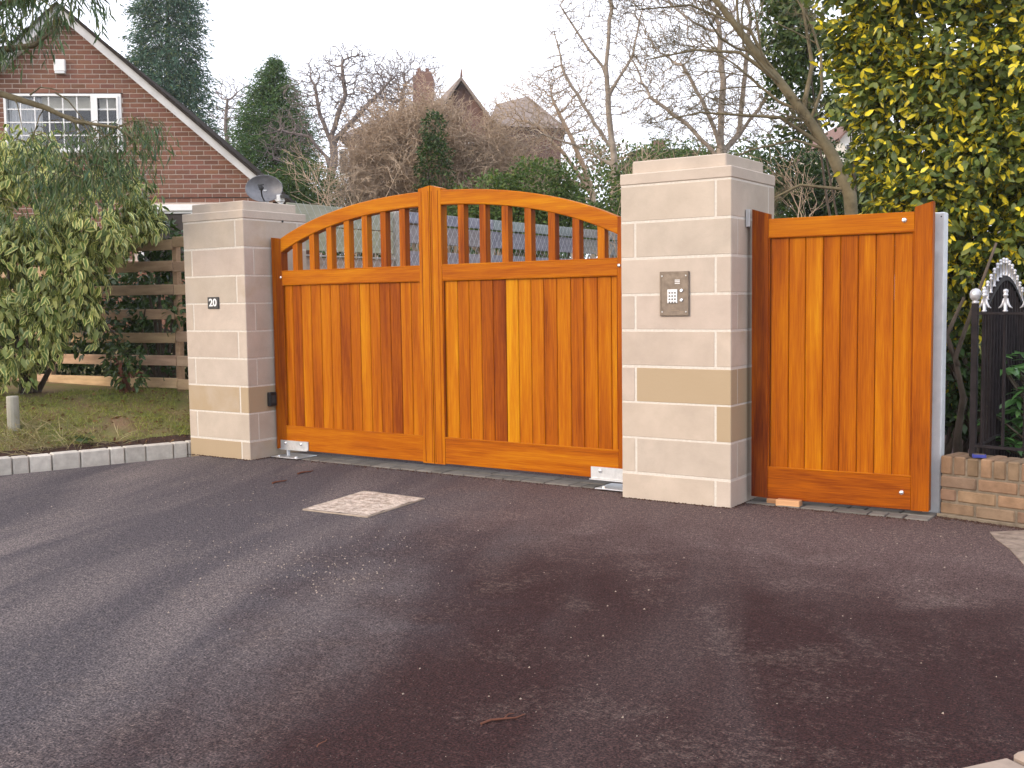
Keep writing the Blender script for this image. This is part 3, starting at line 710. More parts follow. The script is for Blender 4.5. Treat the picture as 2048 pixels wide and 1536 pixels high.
def gp_(px, py):
    p = CAM; q = FW + RT * ((px - 1024) / FPX) - UP * ((py - 768) / FPX); t = -p.z / q.z; return p + q * t
p0, p1 = gp_(962, 1450), gp_(1052, 1432); fallen_twig(p0.x, p0.y, math.atan2(p1.y - p0.y, p1.x - p0.x), (p1 - p0).length, 'forked red-brown twig lying on the asphalt nearest the camera')
p0, p1 = gp_(634, 1495), gp_(655, 1480); fallen_twig(p0.x, p0.y, math.atan2(p1.y - p0.y, p1.x - p0.x), (p1 - p0).length, 'thin short red twig low on the drive left of the forked twig', .002, False)
p0, p1 = gp_(596, 949), gp_(627, 943); fallen_twig(p0.x, p0.y, math.atan2(p1.y - p0.y, p1.x - p0.x), (p1 - p0).length, 'dark stick on the drive nearest the left gate leaf', .007, False)
p0, p1 = gp_(545, 968), gp_(575, 962); fallen_twig(p0.x, p0.y, math.atan2(p1.y - p0.y, p1.x - p0.x), (p1 - p0).length, 'dark stick on the drive left of the manhole cover', .007, False)
# stone chips and bits scattered on the asphalt: nobody could count them
P = []; 
for cx_, cy_, sx, sy, n in ((-1.15, -2.5, .35, .22, 150), (-1.5, -2.2, .5, .25, 90), (-.95, -2.9, .4, .3, 50), (-1.0, -1.7, .3, .25, 50), (.4, -2.6, 1.2, .8, 70), (-2, -1, 1.5, 1.2, 60), (1.3, -.6, .6, .4, 40), (-3.2, -1.4, .6, .5, 50)):
    P += [(random.gauss(cx_, sx), random.gauss(cy_, sy)) for _ in range(n)]
b = MB()
for x, y in P:
    if y > -.1 or x < -4.6: continue
    s = random.choice((.003, .004, .005, .007)); a = random.random() * 6
    vs = [(x + s * math.cos(a + k * 2.1) * random.uniform(.6, 1.2), y + s * math.sin(a + k * 2.1) * random.uniform(.6, 1.2), -.001) for k in range(3)] + [(x + s * .2, y, s * .8)]
    b.add(vs, [(0, 1, 3), (1, 2, 3), (2, 0, 3)])
o = b.build('stone_chips', M['concrete'], None, (.8, .7, .62, 1)); tag(o, 'scattered pale stone chips on the asphalt drive', 'stone chips', kind='stuff')

b = MB()
def grit(x0, y0, x1, y1, n, spread):
    L_ = math.hypot(x1 - x0, y1 - y0); nx, ny = (y1 - y0) / L_, -(x1 - x0) / L_
    for _ in range(n):
        t = random.random(); o_ = abs(random.gauss(0, spread)); x, y = x0 + (x1 - x0) * t + nx * o_, y0 + (y1 - y0) * t + ny * o_
        s = random.uniform(.003, .009); a = random.random() * 6; vs = [(x + s * math.cos(a + k * 1.57) * random.uniform(.6, 1.3), y + s * math.sin(a + k * 1.57) * random.uniform(.6, 1.3), .0) for k in range(4)] + [(x, y, s * .7)]
        b.add(vs, [(0, 1, 4), (1, 2, 4), (2, 3, 4), (3, 0, 4)])
grit(-.74, -.003, 0, -.003, 240, .018); grit(0.003, 0, .003, .7, 120, .015); grit(-4.9, -.044, -4.15, -.044, 200, .018); grit(-4.15, -.04, -4.15, .2, 70, .02)
grit(-4.15, .17, -.74, .17, 420, .03); grit(.0, .19, 1.1, .19, 200, .025); grit(1.11, .36, 1.6, .25, 260, .03); grit(-4.93, .06, -5.5, -1.7, 200, .02)
o = b.build('grit', M['soil']); tag(o, 'dark grit added along the foot of the pillars, gates and kerb', 'grit', kind='stuff')  # dark bits added to deepen the tone where things meet the ground
# ================================================================== LOW BRICK WALL, RAILINGS
WA = math.atan2(.2751 - .3795, 1.578 - 1.1172); WR = Matrix.Rotation(WA, 3, 'Z'); WO = Vector((1.1172, .3795, 0))
def wp(s, t, z=0.0): return WO + WR @ Vector((s, t, z))
bw = thing('brick_wall', WO, 'low weathered buff brick wall with soldier course top under black railings', 'wall')
def wbox(s0, s1, t0, t1, z0, z1, c=0):
    b = MB().box(s0, s1, t0, t1, z0, z1, c); b.v = [tuple(WO + WR @ Vector(v)) for v in b.v]; return b
wbox(.006, 2.6, .006, .209, 0, .340).build('mortar', M['mortar_dark'], bw)
def wbrick(s0, s1, z0, z1):
    tn = random.uniform(.72, 1.15); wbox(s0, s1, random.uniform(-.003, .003), .215, z0, z1, .007).build('brick', M['brick_buff'], bw, (tn * random.uniform(.95, 1.1), tn, tn * random.uniform(.85, 1.0), 1))
s = 0
while s < 2.55:
    wd = .066 + random.uniform(-.002, .002); wbrick(s, s + wd, .246, .350 + random.uniform(-.003, .003)); s += wd + .009
for r_, off in enumerate((.205, .09, .195)):
    s = 0; z1 = .236 - r_ * .0765
    while s < 2.5:
        L = off if s == 0 else .215; wbrick(s, s + L, z1 - .066, z1); s += L + .010
wbox(-.012, 2.6, -.018, .0, -.02, .018, .004).build('footing', M['mortar_dark'], bw)
# railings: front panel stands on the wall, side panel runs back with a bowed top
def finial_mesh():
    b = MB(); b.lathe((0, 0, 0), [(.010, 0), (.016, .006), (.009, .014), (.011, .05), (.009, .085), (.014, .090), (.014, .098), (.010, .102), (.015, .112), (.013, .122), (.003, .128)], 10)
    for sg in (-1, 1):   # curled skirts left and right
        pts = [(sg * .008, 0, .075), (sg * .014, 0, .048), (sg * .024, 0, .030), (sg * .038, 0, .022)]
        b.tube(pts, [.006, .007, .006, .0025], 6)
    return b.mesh('finial', M['silver'], smooth=True)
FIN = finial_mesh()
FIN_SLIM = MB().lathe((0, 0, 0), [(.008, 0), (.012, .005), (.006, .012), (.0085, .03), (.006, .075), (.0095, .080), (.0095, .086), (.006, .090), (.0105, .099), (.009, .108), (.002, .113)], 9).mesh('finial', M['silver'], smooth=True)
def rod(parent, p, q, r, name='bar', n=6): return MB().tube([p, q], r, n).build(name, M['black_iron'], parent)
rf = thing('railing', wp(.14, .10, .35), 'black iron railing with silver finials along the front of the brick wall', 'railing', 'black railings on the brick wall')
pp = wp(.145, .085)
MB().box(pp.x - .0175, pp.x + .0175, pp.y - .0175, pp.y + .0175, .352, 1.215, .003).build('post', M['black_iron'], rf)
MB().lathe((pp.x, pp.y, 1.215), [(.02, 0), (.02, .010), (.012, .014), (.024, .022), (.0305, .038), (.032, .052), (.029, .067), (.018, .08), (.002, .086)], 14).build('ball_finial', M['silver'], rf, smooth=True)
def flat_bar(parent, a, c, h, wd, name):
    d = (c - a); ang = math.atan2(d.y, d.x); b = MB().box(0, d.length, -wd / 2, wd / 2, -h / 2, h / 2, .001)
    R = Matrix.Rotation(ang, 3, 'Z'); b.v = [tuple(a + R @ Vector(v)) for v in b.v]; return b.build(name, M['black_iron'], parent)
flat_bar(rf, wp(.16, .085, 1.158), wp(2.4, .085, 1.158), .014, .03, 'top_rail'); flat_bar(rf, wp(.16, .085, .412), wp(2.4, .085, .412), .014, .03, 'bottom_rail')
for k in range(19):
    q = wp(.195 + .116 * k, .085); rod(rf, (q.x, q.y, .405), (q.x, q.y, 1.165), .009)
    f = link('finial', FIN, rf, (q.x, q.y, 1.166)); f.rotation_euler.z = WA
rs = thing('railing', (1.30, 1.15, .35), 'black iron railing with a bowed top of silver finials, running back from corner post', 'railing', 'black railings on the brick wall')
sx = 1.305
def bow(y): u = (y - 1.14) / .64; return 1.185 + .185 * (.5 + .5 * math.cos(max(-1, min(1, u)) * math.pi)) ** .6
ys = [.50 + .058 * k for k in range(23)]
b = MB(); vs = []; fs = []
for y in ys: z = bow(y); vs += [(sx - .013, y, z - .02), (sx + .013, y, z - .02), (sx + .013, y, z + .006), (sx - .013, y, z + .006)]
for i in range(len(ys) - 1):
    for k in range(4): fs.append((i * 4 + k, (i + 1) * 4 + k, (i + 1) * 4 + (k + 1) % 4, i * 4 + (k + 1) % 4))
b.add(vs, fs); b.build('bowed_rail', M['black_iron'], rs)
flat_bar(rs, Vector((sx, .5, .412)), Vector((sx, 1.8, .412)), .014, .03, 'bottom_rail')
for k in range(14):
    y = .52 + .0945 * k; rod(rs, (sx, y, .05), (sx, y, bow(y)), .009)
    link('finial', FIN_SLIM, rs, (sx, y, bow(y) + .007))
MB().box(sx - .0175, sx + .0175, 1.80, 1.835, 0, 1.2, .003).build('post', M['black_iron'], rs)
bp = wp(.20, .045, .351)
pk = thing('cigarette_packet', bp, 'small blue packet lying on the brick wall below the railing', 'packet')
MB().box(bp.x - .036, bp.x + .036, bp.y - .02, bp.y + .026, .352, .370, .002, rot=Matrix.Rotation(.25, 3, 'Z'), org=bp).build('box', M['blue'], pk)
MB().box(bp.x - .028, bp.x + .028, bp.y - .012, bp.y + .018, .3705, .3725, .0005, rot=Matrix.Rotation(.25, 3, 'Z'), org=bp).build('lid', M['panel_brown'], pk)
# dark shed with a pale sloping roof edge behind the railings
sh0 = at(2010, 540, 8.7)
shd = thing('garden_shed', (sh0.x + .6, sh0.y + .6, 0), 'black boarded shed with a pale sloping roof edge behind the railings', 'shed')
fx = Vector((RT.x, RT.y, 0)).normalized(); fy = Vector((-fx.y, fx.x, 0)); so_ = at(1992, 545, 8.75); so_.z = 0
def shbox(s0, s1, t0, t1, z0, z1, c=0):
    b = MB().box(s0, s1, t0, t1, z0, z1, c); b.v = [tuple(so_ + fx * v[0] + fy * v[1] + Vector((0, 0, v[2]))) for v in b.v]; return b
for k in range(13): shbox(.03 + k * .125, .03 + k * .125 + .121, random.uniform(-.004, .004), .03, 0, 1.605, .004).build('wall_board', M['stain_wood'], shd)
shbox(.02, 1.66, .031, 1.4, 0, 1.6).build('wall', M['stain_wood'], shd)
b = MB(); pr_ = [(-.06, 1.607), (1.75, 1.607), (1.75, 1.93), (.84, 1.93), (.18, 1.725), (-.06, 1.665)]
b.add([tuple(so_ + fx * x + fy * y + Vector((0, 0, z))) for y in (-.06, 1.5) for x, z in pr_], [tuple(range(6))[::-1], tuple(range(6, 12))] + [(i, (i + 1) % 6, (i + 1) % 6 + 6, i + 6) for i in range(6)])
b.build('roof', M['felt'], shd)
# rhododendron behind the railings
rh = thing('rhododendron', (1.62, 1.1, 0), 'glossy green rhododendron with whorled leaves behind the black railings', 'shrub')
P = []; D = []; S = []
segs = []
for k in range(80):
    c = at(random.uniform(1985, 2200), random.uniform(705, 905), random.uniform(6.5, 6.95))
    segs.append((0, [Vector((1.75, 1.15, 0)), Vector((1.75, 1.15, 0)).lerp(c, .6) + Vector((0, 0, .05)), c], [.012, .008, .005]))
    n = random.randint(6, 9); a0 = random.random() * 6
    for i in range(n):
        a = a0 + i * 2 * math.pi / n; P.append(c); D.append((math.cos(a), math.sin(a), random.uniform(-.45, .35))); S.append(random.uniform(.09, .145))
P = np.array([tuple(p) for p in P]); D = np.array(D); S = np.array(S)
order = np.argsort(np.linalg.norm(P - np.array(CAM), axis=1)); n1 = order[:150]; n2 = order[150:]
single_leaves(leaf_shape(.34, .2, .2), P[n1], D[n1], S[n1], M['rhodo_leaf'], rh, .25)
leaf_part('foliage', leaf_shape(.34, .2, .2), P[n2], D[n2], S[n2], M['rhodo_leaf'], rh, .25, 'stuff')
V, F = wood_mesh(segs, lambda l: True, lambda l: 5); link('stems', np_mesh('stems', V - np.array(ORG[rh.name]), F, M['bark_dark']), rh)
pl_ = at(2010, 690, 6.9)
lb_ = thing('plant_label', (pl_.x, pl_.y, 0), 'small white plastic label standing above the rhododendron', 'plant label')
MB().box(pl_.x - .016, pl_.x - .002, pl_.y - .002, pl_.y + .002, .3, pl_.z + .03, .001).box(pl_.x + .001, pl_.x + .015, pl_.y + .001, pl_.y + .005, .3, pl_.z + .033, .001).build('tag', M['white'], lb_)

# ================================================================== FENCE BEHIND THE DRIVE GATES
df = thing('board_fence', (-4.42, 5, 0), 'grey board fence with wire netting running back beside the drive, seen through the gate', 'fence')
def fboard(y0, y1, z0, z1, x, tn, w=.03):
    MB().box(x - w, x, y0, y1, z0, z1, .003).build('board', M['timber_grey'], df, tn)
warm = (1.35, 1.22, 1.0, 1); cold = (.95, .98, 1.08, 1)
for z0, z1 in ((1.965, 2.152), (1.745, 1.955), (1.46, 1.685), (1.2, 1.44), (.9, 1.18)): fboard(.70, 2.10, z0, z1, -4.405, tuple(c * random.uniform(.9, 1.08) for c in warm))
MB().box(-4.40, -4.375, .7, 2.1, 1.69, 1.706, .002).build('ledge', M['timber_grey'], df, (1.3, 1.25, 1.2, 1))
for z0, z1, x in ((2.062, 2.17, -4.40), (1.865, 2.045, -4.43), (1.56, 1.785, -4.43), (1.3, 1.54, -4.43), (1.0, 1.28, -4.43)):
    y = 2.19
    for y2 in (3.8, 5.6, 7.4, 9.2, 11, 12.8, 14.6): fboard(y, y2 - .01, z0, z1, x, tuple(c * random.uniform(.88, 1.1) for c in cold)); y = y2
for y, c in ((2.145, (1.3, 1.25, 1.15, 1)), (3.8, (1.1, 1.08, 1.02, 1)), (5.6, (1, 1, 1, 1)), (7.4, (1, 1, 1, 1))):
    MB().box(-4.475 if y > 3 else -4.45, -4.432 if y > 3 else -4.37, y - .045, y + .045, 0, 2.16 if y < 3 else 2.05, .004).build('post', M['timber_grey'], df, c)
b = MB(); wz0, wz1, wy0, wy1 = 1.15, 2.165, .7, 9.0; r_ = .0011; st = .085
for sg in (1, -1):
    k = wy0 - (wz1 - wz0) if sg > 0 else wy0
    while k < (wy1 if sg > 0 else wy1 + (wz1 - wz0)):
        a = (k, wz0); c = (k + sg * (wz1 - wz0) * .62, wz1)
        if a[0] > wy0 and c[0] > wy0 and a[0] < wy1 and c[0] < wy1: b.tube([(-4.366 - .003 * sg, a[0], a[1]), (-4.366 - .003 * sg, c[0], c[1])], r_, 3, False)
        k += st
b.build('wire_netting', M['galv_post'], df)

# ================================================================== SATELLITE DISH, FLOODLIGHT
dc = at(529, 378, 10.2)
ds_ = thing('satellite_dish', dc, 'grey mesh satellite dish above the number 20 pillar', 'satellite dish')
fwd = Vector((.60, -.80, .12)).normalized(); rx = fwd.cross(Vector((0, 0, 1))).normalized(); ry = rx.cross(fwd) * -1
b = MB(); rings = 6; n = 28; vs = []; fs = []
for i in range(rings + 1):
    q = i / rings
    for k in range(n):
        a = 2 * math.pi * k / n; vs.append(dc + rx * (.172 * q * math.cos(a)) + ry * (.125 * q * math.sin(a)) + fwd * (.055 * q * q - .03))
for i in range(rings):
    for k in range(n): fs.append((i * n + k, i * n + (k + 1) % n, (i + 1) * n + (k + 1) % n, (i + 1) * n + k))
b.add(vs, fs); b.build('reflector', M['dish_mesh'], ds_, smooth=True)
b = MB(); b.tube([dc + rx * (.173 * math.cos(2 * math.pi * k / n)) + ry * (.126 * math.sin(2 * math.pi * k / n)) + fwd * .025 for k in range(n + 1)], .004, 6); b.build('rim', M['dish_mesh'], ds_)
arm0 = dc - Vector((0, 0, .118)) + fwd * .02
MB().tube([arm0, arm0 + fwd * .12 + Vector((0, 0, .02)), dc + fwd * .19 - Vector((0, 0, .03))], .007, 6).build('feed_arm', M['black_plastic'], ds_)
lf_ = dc + fwd * .19 - Vector((0, 0, .028)); MB().tube([lf_ + fwd * .03, lf_ - fwd * .03], [.018, .024], 10).build('feed_horn', M['black_plastic'], ds_)
MB().box(lf_.x - .035, lf_.x + .035, lf_.y - .008, lf_.y + .008, lf_.z + .018, lf_.z + .030, .002).build('feed_bracket', M['black_plastic'], ds_)
MB().tube([dc - fwd * .03, dc - fwd * .10 - Vector((0, 0, .05)), dc - fwd * .10 - Vector((0, 0, dc.z - .3))], .018, 8).build('mast', M['galv_post'], ds_)
fl = at(563, 396, 10.0)
fl_ = thing('floodlight', fl, 'small white floodlight with dark hood right of the dish', 'floodlight')
MB().box(fl.x - .04, fl.x + .012, fl.y - .03, fl.y + .03, fl.z - .035, fl.z + .03, .006).build('housing', M['white'], fl_)
MB().prism([(fl.x + .013, fl.z + .0), (fl.x + .075, fl.z - .004), (fl.x + .07, fl.z + .024), (fl.x + .013, fl.z + .026)], fl.y - .03, fl.y + .03).build('hood', M['slate'], fl_)
MB().tube([fl - Vector((.01, 0, .035)), Vector((fl.x - .01, fl.y, .4))], .014, 8).build('pole', M['galv_post'], fl_)

# ================================================================== TIMBER FENCE BY THE LAWN
FD = Vector((-.992, -.126, 0)).normalized(); FN = Vector((FD.y, -FD.x, 0)); FO = Vector((-4.95, .93, 0)); FA = math.atan2(FD.y, FD.x)
tf = thing('slatted_fence', FO + FD * 2, 'low brown timber fence of spaced horizontal slats behind the lawn', 'fence')
def fbox(s0, s1, t0, t1, z0, z1, c, name, tn):
    b = MB().box(s0, s1, t0, t1, z0, z1, c); R = Matrix.Rotation(FA, 3, 'Z'); b.v = [tuple(FO + R @ Vector(v)) for v in b.v]
    return b.build(name, M['timber'], tf, tn)
for k in range(7):
    z = .465 + .226 * k; s = 0
    for s2 in (1.14, 2.95, 4.8, 6.6):
        tn = random.uniform(.8, 1.15) if k else random.uniform(1.05, 1.25)
        dz = random.uniform(-.012, .012); fbox(s + .004, s2 - .004, -.012, .012, z + dz, z + .100 + dz, .004, 'slat', (tn, tn * random.uniform(.93, 1), tn * random.uniform(.85, 1), 1)); s = s2
for s_ in (.05, 1.14, 2.95, 4.8, 6.55):
    fbox(s_ - .03, s_ + .03, -.075, -.0125, .2, 1.84, .005, 'post', (.8, .75, .7, 1))
# grey marker post in the lawn
mp_ = Vector((-6.02, -.96, 0)); mp_.z = bank(mp_.x, mp_.y)
po = thing('marker_post', mp_, 'short grey round timber post standing in the lawn', 'post')
MB().lathe((mp_.x, mp_.y, mp_.z - .05), [(.052, 0), (.050, .15), (.049, .315), (.045, .325), (.001, .328)], 14).build('post_shaft', M['post_grey'], po, smooth=False)

# grass, dry tufts, leaf litter on the bank
def scatter(n, d0, d1, t0, t1):
    d = RNG.uniform(d0, d1, n); t_ = RNG.uniform(t0, t1, n)
    P = np.array(K0)[None] + np.array(NK)[None] * d[:, None] + np.array(TK)[None] * t_[:, None]
    P[:, 2] = [bank(x, y) for x, y in P[:, :2]]; return P, d
P, d = scatter(34000, .27, 1.75, -2.6, 1.4)
P = P[(P[:, 0] < -4.72)]
pt = np.sin(P[:, 0] * 5 + 1) + np.sin(P[:, 1] * 6.3) + np.sin(P[:, 0] * 11 + P[:, 1] * 9)
P = P[pt + RNG.normal(0, .8, len(P)) > -1.0]; n = len(P)
grs = link('grass', np_mesh('grass', *(lambda q: (q[0], q[1], M['grass_blade'], {'mid': q[2], 'rnd': q[3]}))(leaves_np(diamond(.10, .25), P, np.stack([RNG.normal(0, .55, n), RNG.normal(0, .55, n), RNG.uniform(.25, 1.0, n)], 1), RNG.uniform(.02, .055, n), 1.0)))); tag(grs, 'short patchy green grass on the bank below the slatted fence', 'grass', kind='stuff')
pc = []; 
for (px, py, d_, m, sp) in ((80, 882, 8.95, 260, .16), (20, 885, 8.8, 200, .18), (235, 882, 9.05, 60, .12), (330, 882, 9.1, 50, .12), (160, 872, 9.05, 50, .15), (60, 850, 9.2, 90, .10)):
    q = at(px, py, d_)
    pc += [(q.x + random.gauss(0, sp), q.y + random.gauss(0, sp)) for _ in range(m)]
P = np.array([(x, y, bank(x, y)) for x, y in pc if (Vector((x, y, 0)) - K0).dot(NK) > .16 and x < -4.95]); n = len(P)
o = link('dry_grass', np_mesh('dry_grass', *(lambda q: (q[0], q[1], M['dry_grass'], {'mid': q[2], 'rnd': q[3]}))(leaves_np(leaf_shape(.035, 0, .55, (0, .35, .7, 1)), P, np.stack([RNG.normal(.2, .7, n), RNG.normal(-.2, .7, n), RNG.uniform(.3, 1.1, n)], 1), RNG.uniform(.07, .19, n), .6)))); tag(o, 'long pale dry grass flopping over the soil by the kerb', 'dry grass', kind='stuff')
P, d = scatter(520, .12, 1.5, -2.4, 1.0); P = P[P[:, 0] < -4.95]; P[:, 2] += .012; n = len(P)
o = link('leaf_litter', np_mesh('leaf_litter', *(lambda q: (q[0], q[1], M['dead_leaf'], {'mid': q[2], 'rnd': q[3]}))(leaves_np(LEAF, P, np.stack([RNG.normal(0, 1, n), RNG.normal(0, 1, n), RNG.normal(0, .2, n)], 1), RNG.uniform(.02, .05, n), .5)))); tag(o, 'brown dead leaves scattered over the lawn bank', 'leaf litter', kind='stuff')
wd_ = at(165, 858, 9.0)
wp_ = thing('weed', (wd_.x, wd_.y, bank(wd_.x, wd_.y)), 'small broad-leaved green weed growing in the lawn bank', 'weed')
n = 26; P = np.array([[wd_.x + random.gauss(0, .06), wd_.y + random.gauss(0, .06), bank(wd_.x, wd_.y) + random.uniform(.0, .07)] for _ in range(n)])
leaf_part('foliage', LEAF_WIDE, P, np.stack([RNG.normal(0, 1, n), RNG.normal(0, 1, n), RNG.uniform(0, .8, n)], 1), RNG.uniform(.04, .08, n), M['ivy_leaf'], wp_)

# ================================================================== SHRUBS BY THE FENCE
def shrub(name, label, cat, ells, n, shape, size, mat, bark_m, base, droop=.5, roll=.6, singles=0, keep=.8, freq=3.0, shell=(.5, 1.02), group=None, stems=10, lump=.16, face=0.0):
    root = thing(name, base, label, cat, group)
    P, O = ell_points(ells, n, shell, lump); P, O = clumped(P, O, keep, freq)
    ok = P[:, 2] > .25 if base[2] < .3 else P[:, 2] > base[2] - .02
    P, O = P[ok], O[ok]
    D = O * .7 + RNG.normal(0, .55, O.shape); D[:, 2] -= droop
    S = RNG.uniform(*size, len(P)); UB = O * face + np.array([0, 0, 1.0 - min(1, face) * .6])
    if singles:
        toward = np.array(CAM) - P; vis = np.einsum('ij,ij->i', nrm(toward), O); dist = np.linalg.norm(toward, axis=1)
        q = np.argsort(dist - vis * .6 + RNG.random(len(P)) * .5); a, b_ = q[:singles], q[singles:]
        single_leaves(shape, P[a], D[a], S[a], mat, root, roll, upbias=UB[a])
        leaf_part('foliage', shape, P[b_], D[b_], S[b_], mat, root, roll, 'stuff', UB[b_])
    else: leaf_part('foliage', shape, P, D, S, mat, root, roll, None, UB)
    segs = []
    for k in range(stems):
        e = random.choice(ells); tgt = Vector(e[0]) + Vector((random.uniform(-.5, .5) * e[1][0], random.uniform(-.5, .5) * e[1][1], random.uniform(-.3, .6) * e[1][2]))
        b0 = Vector(base) + Vector((random.uniform(-.1, .1), random.uniform(-.1, .1), 0))
        m_ = b0.lerp(tgt, .5) + Vector((random.gauss(0, .08), random.gauss(0, .08), .1))
        segs.append((0, [b0, b0.lerp(m_, .5), m_, m_.lerp(tgt, .5) + Vector((0, 0, .04)), tgt], [.024, .02, .016, .011, .006]))
    V, F = wood_mesh(segs, lambda l: True, lambda l: 6); link('stems', np_mesh('stems', V - np.array(ORG[root.name]), F, bark_m, smooth=True), root)
    return root
def E(px, py, d, rx_, rz, ry_=None):
    """ellipsoid at a bearing and distance, radii in photograph pixels at that distance"""
    c = at(px, py, d); k = d / FPX; return ((c.x, c.y, c.z), (rx_ * k, (ry_ if ry_ else rx_ * .7) * k, rz * k))
bs = at(60, 760, 10.3)
shrub('variegated_laurel', 'big shrub with pale yellow-edged drooping leaves spilling over the slatted fence', 'shrub',
      [E(40, 400, 10.4, 150, 130), E(185, 425, 10.2, 125, 95), E(60, 560, 9.95, 105, 145, 60), E(150, 540, 9.9, 65, 75, 45), E(-40, 560, 10.0, 120, 190), E(285, 435, 10.5, 42, 42), E(25, 680, 9.85, 85, 80, 40), E(-30, 700, 9.8, 90, 70, 40), E(100, 660, 9.8, 40, 60, 24), E(20, 350, 10.6, 80, 55), E(220, 490, 9.9, 45, 45, 26), E(190, 640, 9.85, 18, 45, 14), E(135, 610, 9.85, 36, 50, 22), E(250, 385, 10.5, 50, 50)],
      17000, leaf_shape(.47, .25, .25), (.055, .115), M['pale_variegated'], M['bark_dark'], (bs.x, bs.y, bank(bs.x, bs.y)), droop=1.25, roll=.42, face=1.3, singles=300, keep=.70, freq=6.0, stems=10, shell=(.62, 1.03), lump=.26)
bs = at(330, 770, 11.0)
shrub('climbing_ivy', 'dark green climber grown through the slats next to the number 20 pillar', 'climber',
      [E(320, 480, 10.75, 60, 45, 22), E(300, 550, 10.75, 50, 40, 20), E(300, 620, 10.55, 75, 28, 14), E(245, 710, 10.45, 60, 32, 14), E(345, 630, 10.5, 30, 35, 12), E(180, 640, 10.75, 100, 60, 20), E(340, 520, 10.7, 40, 60, 16), E(300, 740, 10.9, 90, 40, 18)],
      1900, LEAF_WIDE, (.05, .09), M['dark_leaf'], M['bark_dark'], (bs.x, bs.y, bank(bs.x, bs.y)), droop=.3, keep=.8, freq=5)
bs = at(250, 760, 10.4)
shrub('bramble', 'brown and green bramble clump at the foot of the slatted fence', 'shrub',
      [E(235, 725, 10.25, 50, 30, 12), E(255, 755, 10.2, 60, 18, 12)], 260, LEAF_WIDE, (.04, .075), M['ivy_leaf'], M['twig_brown'], (bs.x, bs.y, bank(bs.x, bs.y)), keep=.8)

# ================================================================== WEEPING TREE AT THE LEFT
wt0 = at(-330, 800, 9.0); wt0.z = .3
wt = thing('weeping_tree', wt0, 'tree with narrow drooping dark leaves hanging in front of the brick house', 'tree')
segs = []
trunk = [wt0, at(-320, 500, 9.0), at(-260, 200, 9.0), at(-200, -100, 9.0), at(-180, -330, 9.0)]
segs.append((0, trunk, [.14, .12, .10, .07, .04]))
lim1 = [at(-250, 150, 9.0), at(-120, 155, 8.9), at(0, 187, 8.8), at(90, 215, 8.7), at(150, 243, 8.7), at(235, 255, 8.7), at(300, 300, 8.7)]
segs.append((0, lim1, [.045, .036, .028, .023, .016, .011, .006]))
lim2 = [at(-215, -60, 9.0), at(-120, -40, 8.8), at(0, 10, 8.6), at(120, -20, 8.5), at(220, -40, 8.5)]
segs.append((0, lim2, [.05, .04, .03, .02, .01]))
lim3 = [at(-200, -10, 9.0), at(-100, 60, 8.7), at(0, 100, 8.6), at(70, 90, 8.5), at(110, 60, 8.5)]
segs.append((0, lim3, [.04, .035, .03, .02, .008]))
for a, b_ in (((90, 215), (60, 300)), ((30, 200), (45, 260)), ((110, 185), (185, 265)), ((60, 190), (120, 182)), ((150, 243), (200, 300)), ((235, 255), (320, 250)), ((130, 230), (240, 300))):
    p, q = at(*a, 8.72), at(*b_, 8.7); segs.append((1, [p, p.lerp(q, .35) + Vector((0, 0, .05)), p.lerp(q, .7) + Vector((0, 0, .03)), q], [.008, .006, .005, .003]))
P = []; D = []; S = []
def tufts(x0, x1, yfun, n, d, ln, strands):
    for _ in range(n):
        px = random.uniform(x0, x1); ya, yb = yfun(px); py = random.uniform(ya, yb); dd = d + random.gauss(0, .22)
        c = at(px, py, dd)
        if random.random() < .3:
            q = c + Vector((random.gauss(0, .05), random.gauss(0, .05), .12)); segs.append((1, [q, c, c - Vector((random.gauss(0, .02), 0, .15))], [.003, .0025, .0015]))
        for k in range(strands):
            P.append(tuple(c + Vector((random.gauss(0, .045), random.gauss(0, .045), random.gauss(0, .05)))))
            D.append((random.gauss(.05, .45), random.gauss(0, .45), -1)); S.append(random.uniform(*ln))
def spray(px, py, d, wpx, hpx, n, ln):
    """one drooping spray: leaves hang from a short twig that bends over"""
    k = d / FPX; c = at(px, py, d); side = random.choice((-1, 1)); 
    tw = [c, c + RT * (side * wpx * .5 * k) + UP * (.1 * hpx * k), c + RT * (side * wpx * .9 * k) - UP * (hpx * .35 * k), c + RT * (side * wpx * k) - UP * (hpx * .8 * k)]
    segs.append((1, tw, [.004, .003, .0025, .0015]))
    for _ in range(n):
        t = random.random() ** .8 * 2.999; i = int(t); q = tw[i].lerp(tw[i + 1], t - i) - UP * (random.random() ** 1.5 * hpx * .45 * k)
        q = q + Vector((random.gauss(0, .035), random.gauss(0, .06), random.gauss(0, .03)))
        P.append(tuple(q)); D.append((side * random.gauss(.25, .35), random.gauss(0, .4), random.uniform(-1.2, -.5))); S.append(random.uniform(*ln))
for _ in range(150):
    px = random.uniform(-240, 165); py = random.uniform(-230, 40 + 25 * math.sin(px * .035) - max(0, px - 60) * .3); spray(px, py, 8.6 + random.gauss(0, .25), random.uniform(25, 60), random.uniform(50, 95), random.randint(26, 46), (.06, .15))
for px, py in ((175, -40), (200, -60), (150, -30), (185, -75)): spray(px, py, 8.6, 22, 40, 14, (.06, .12))
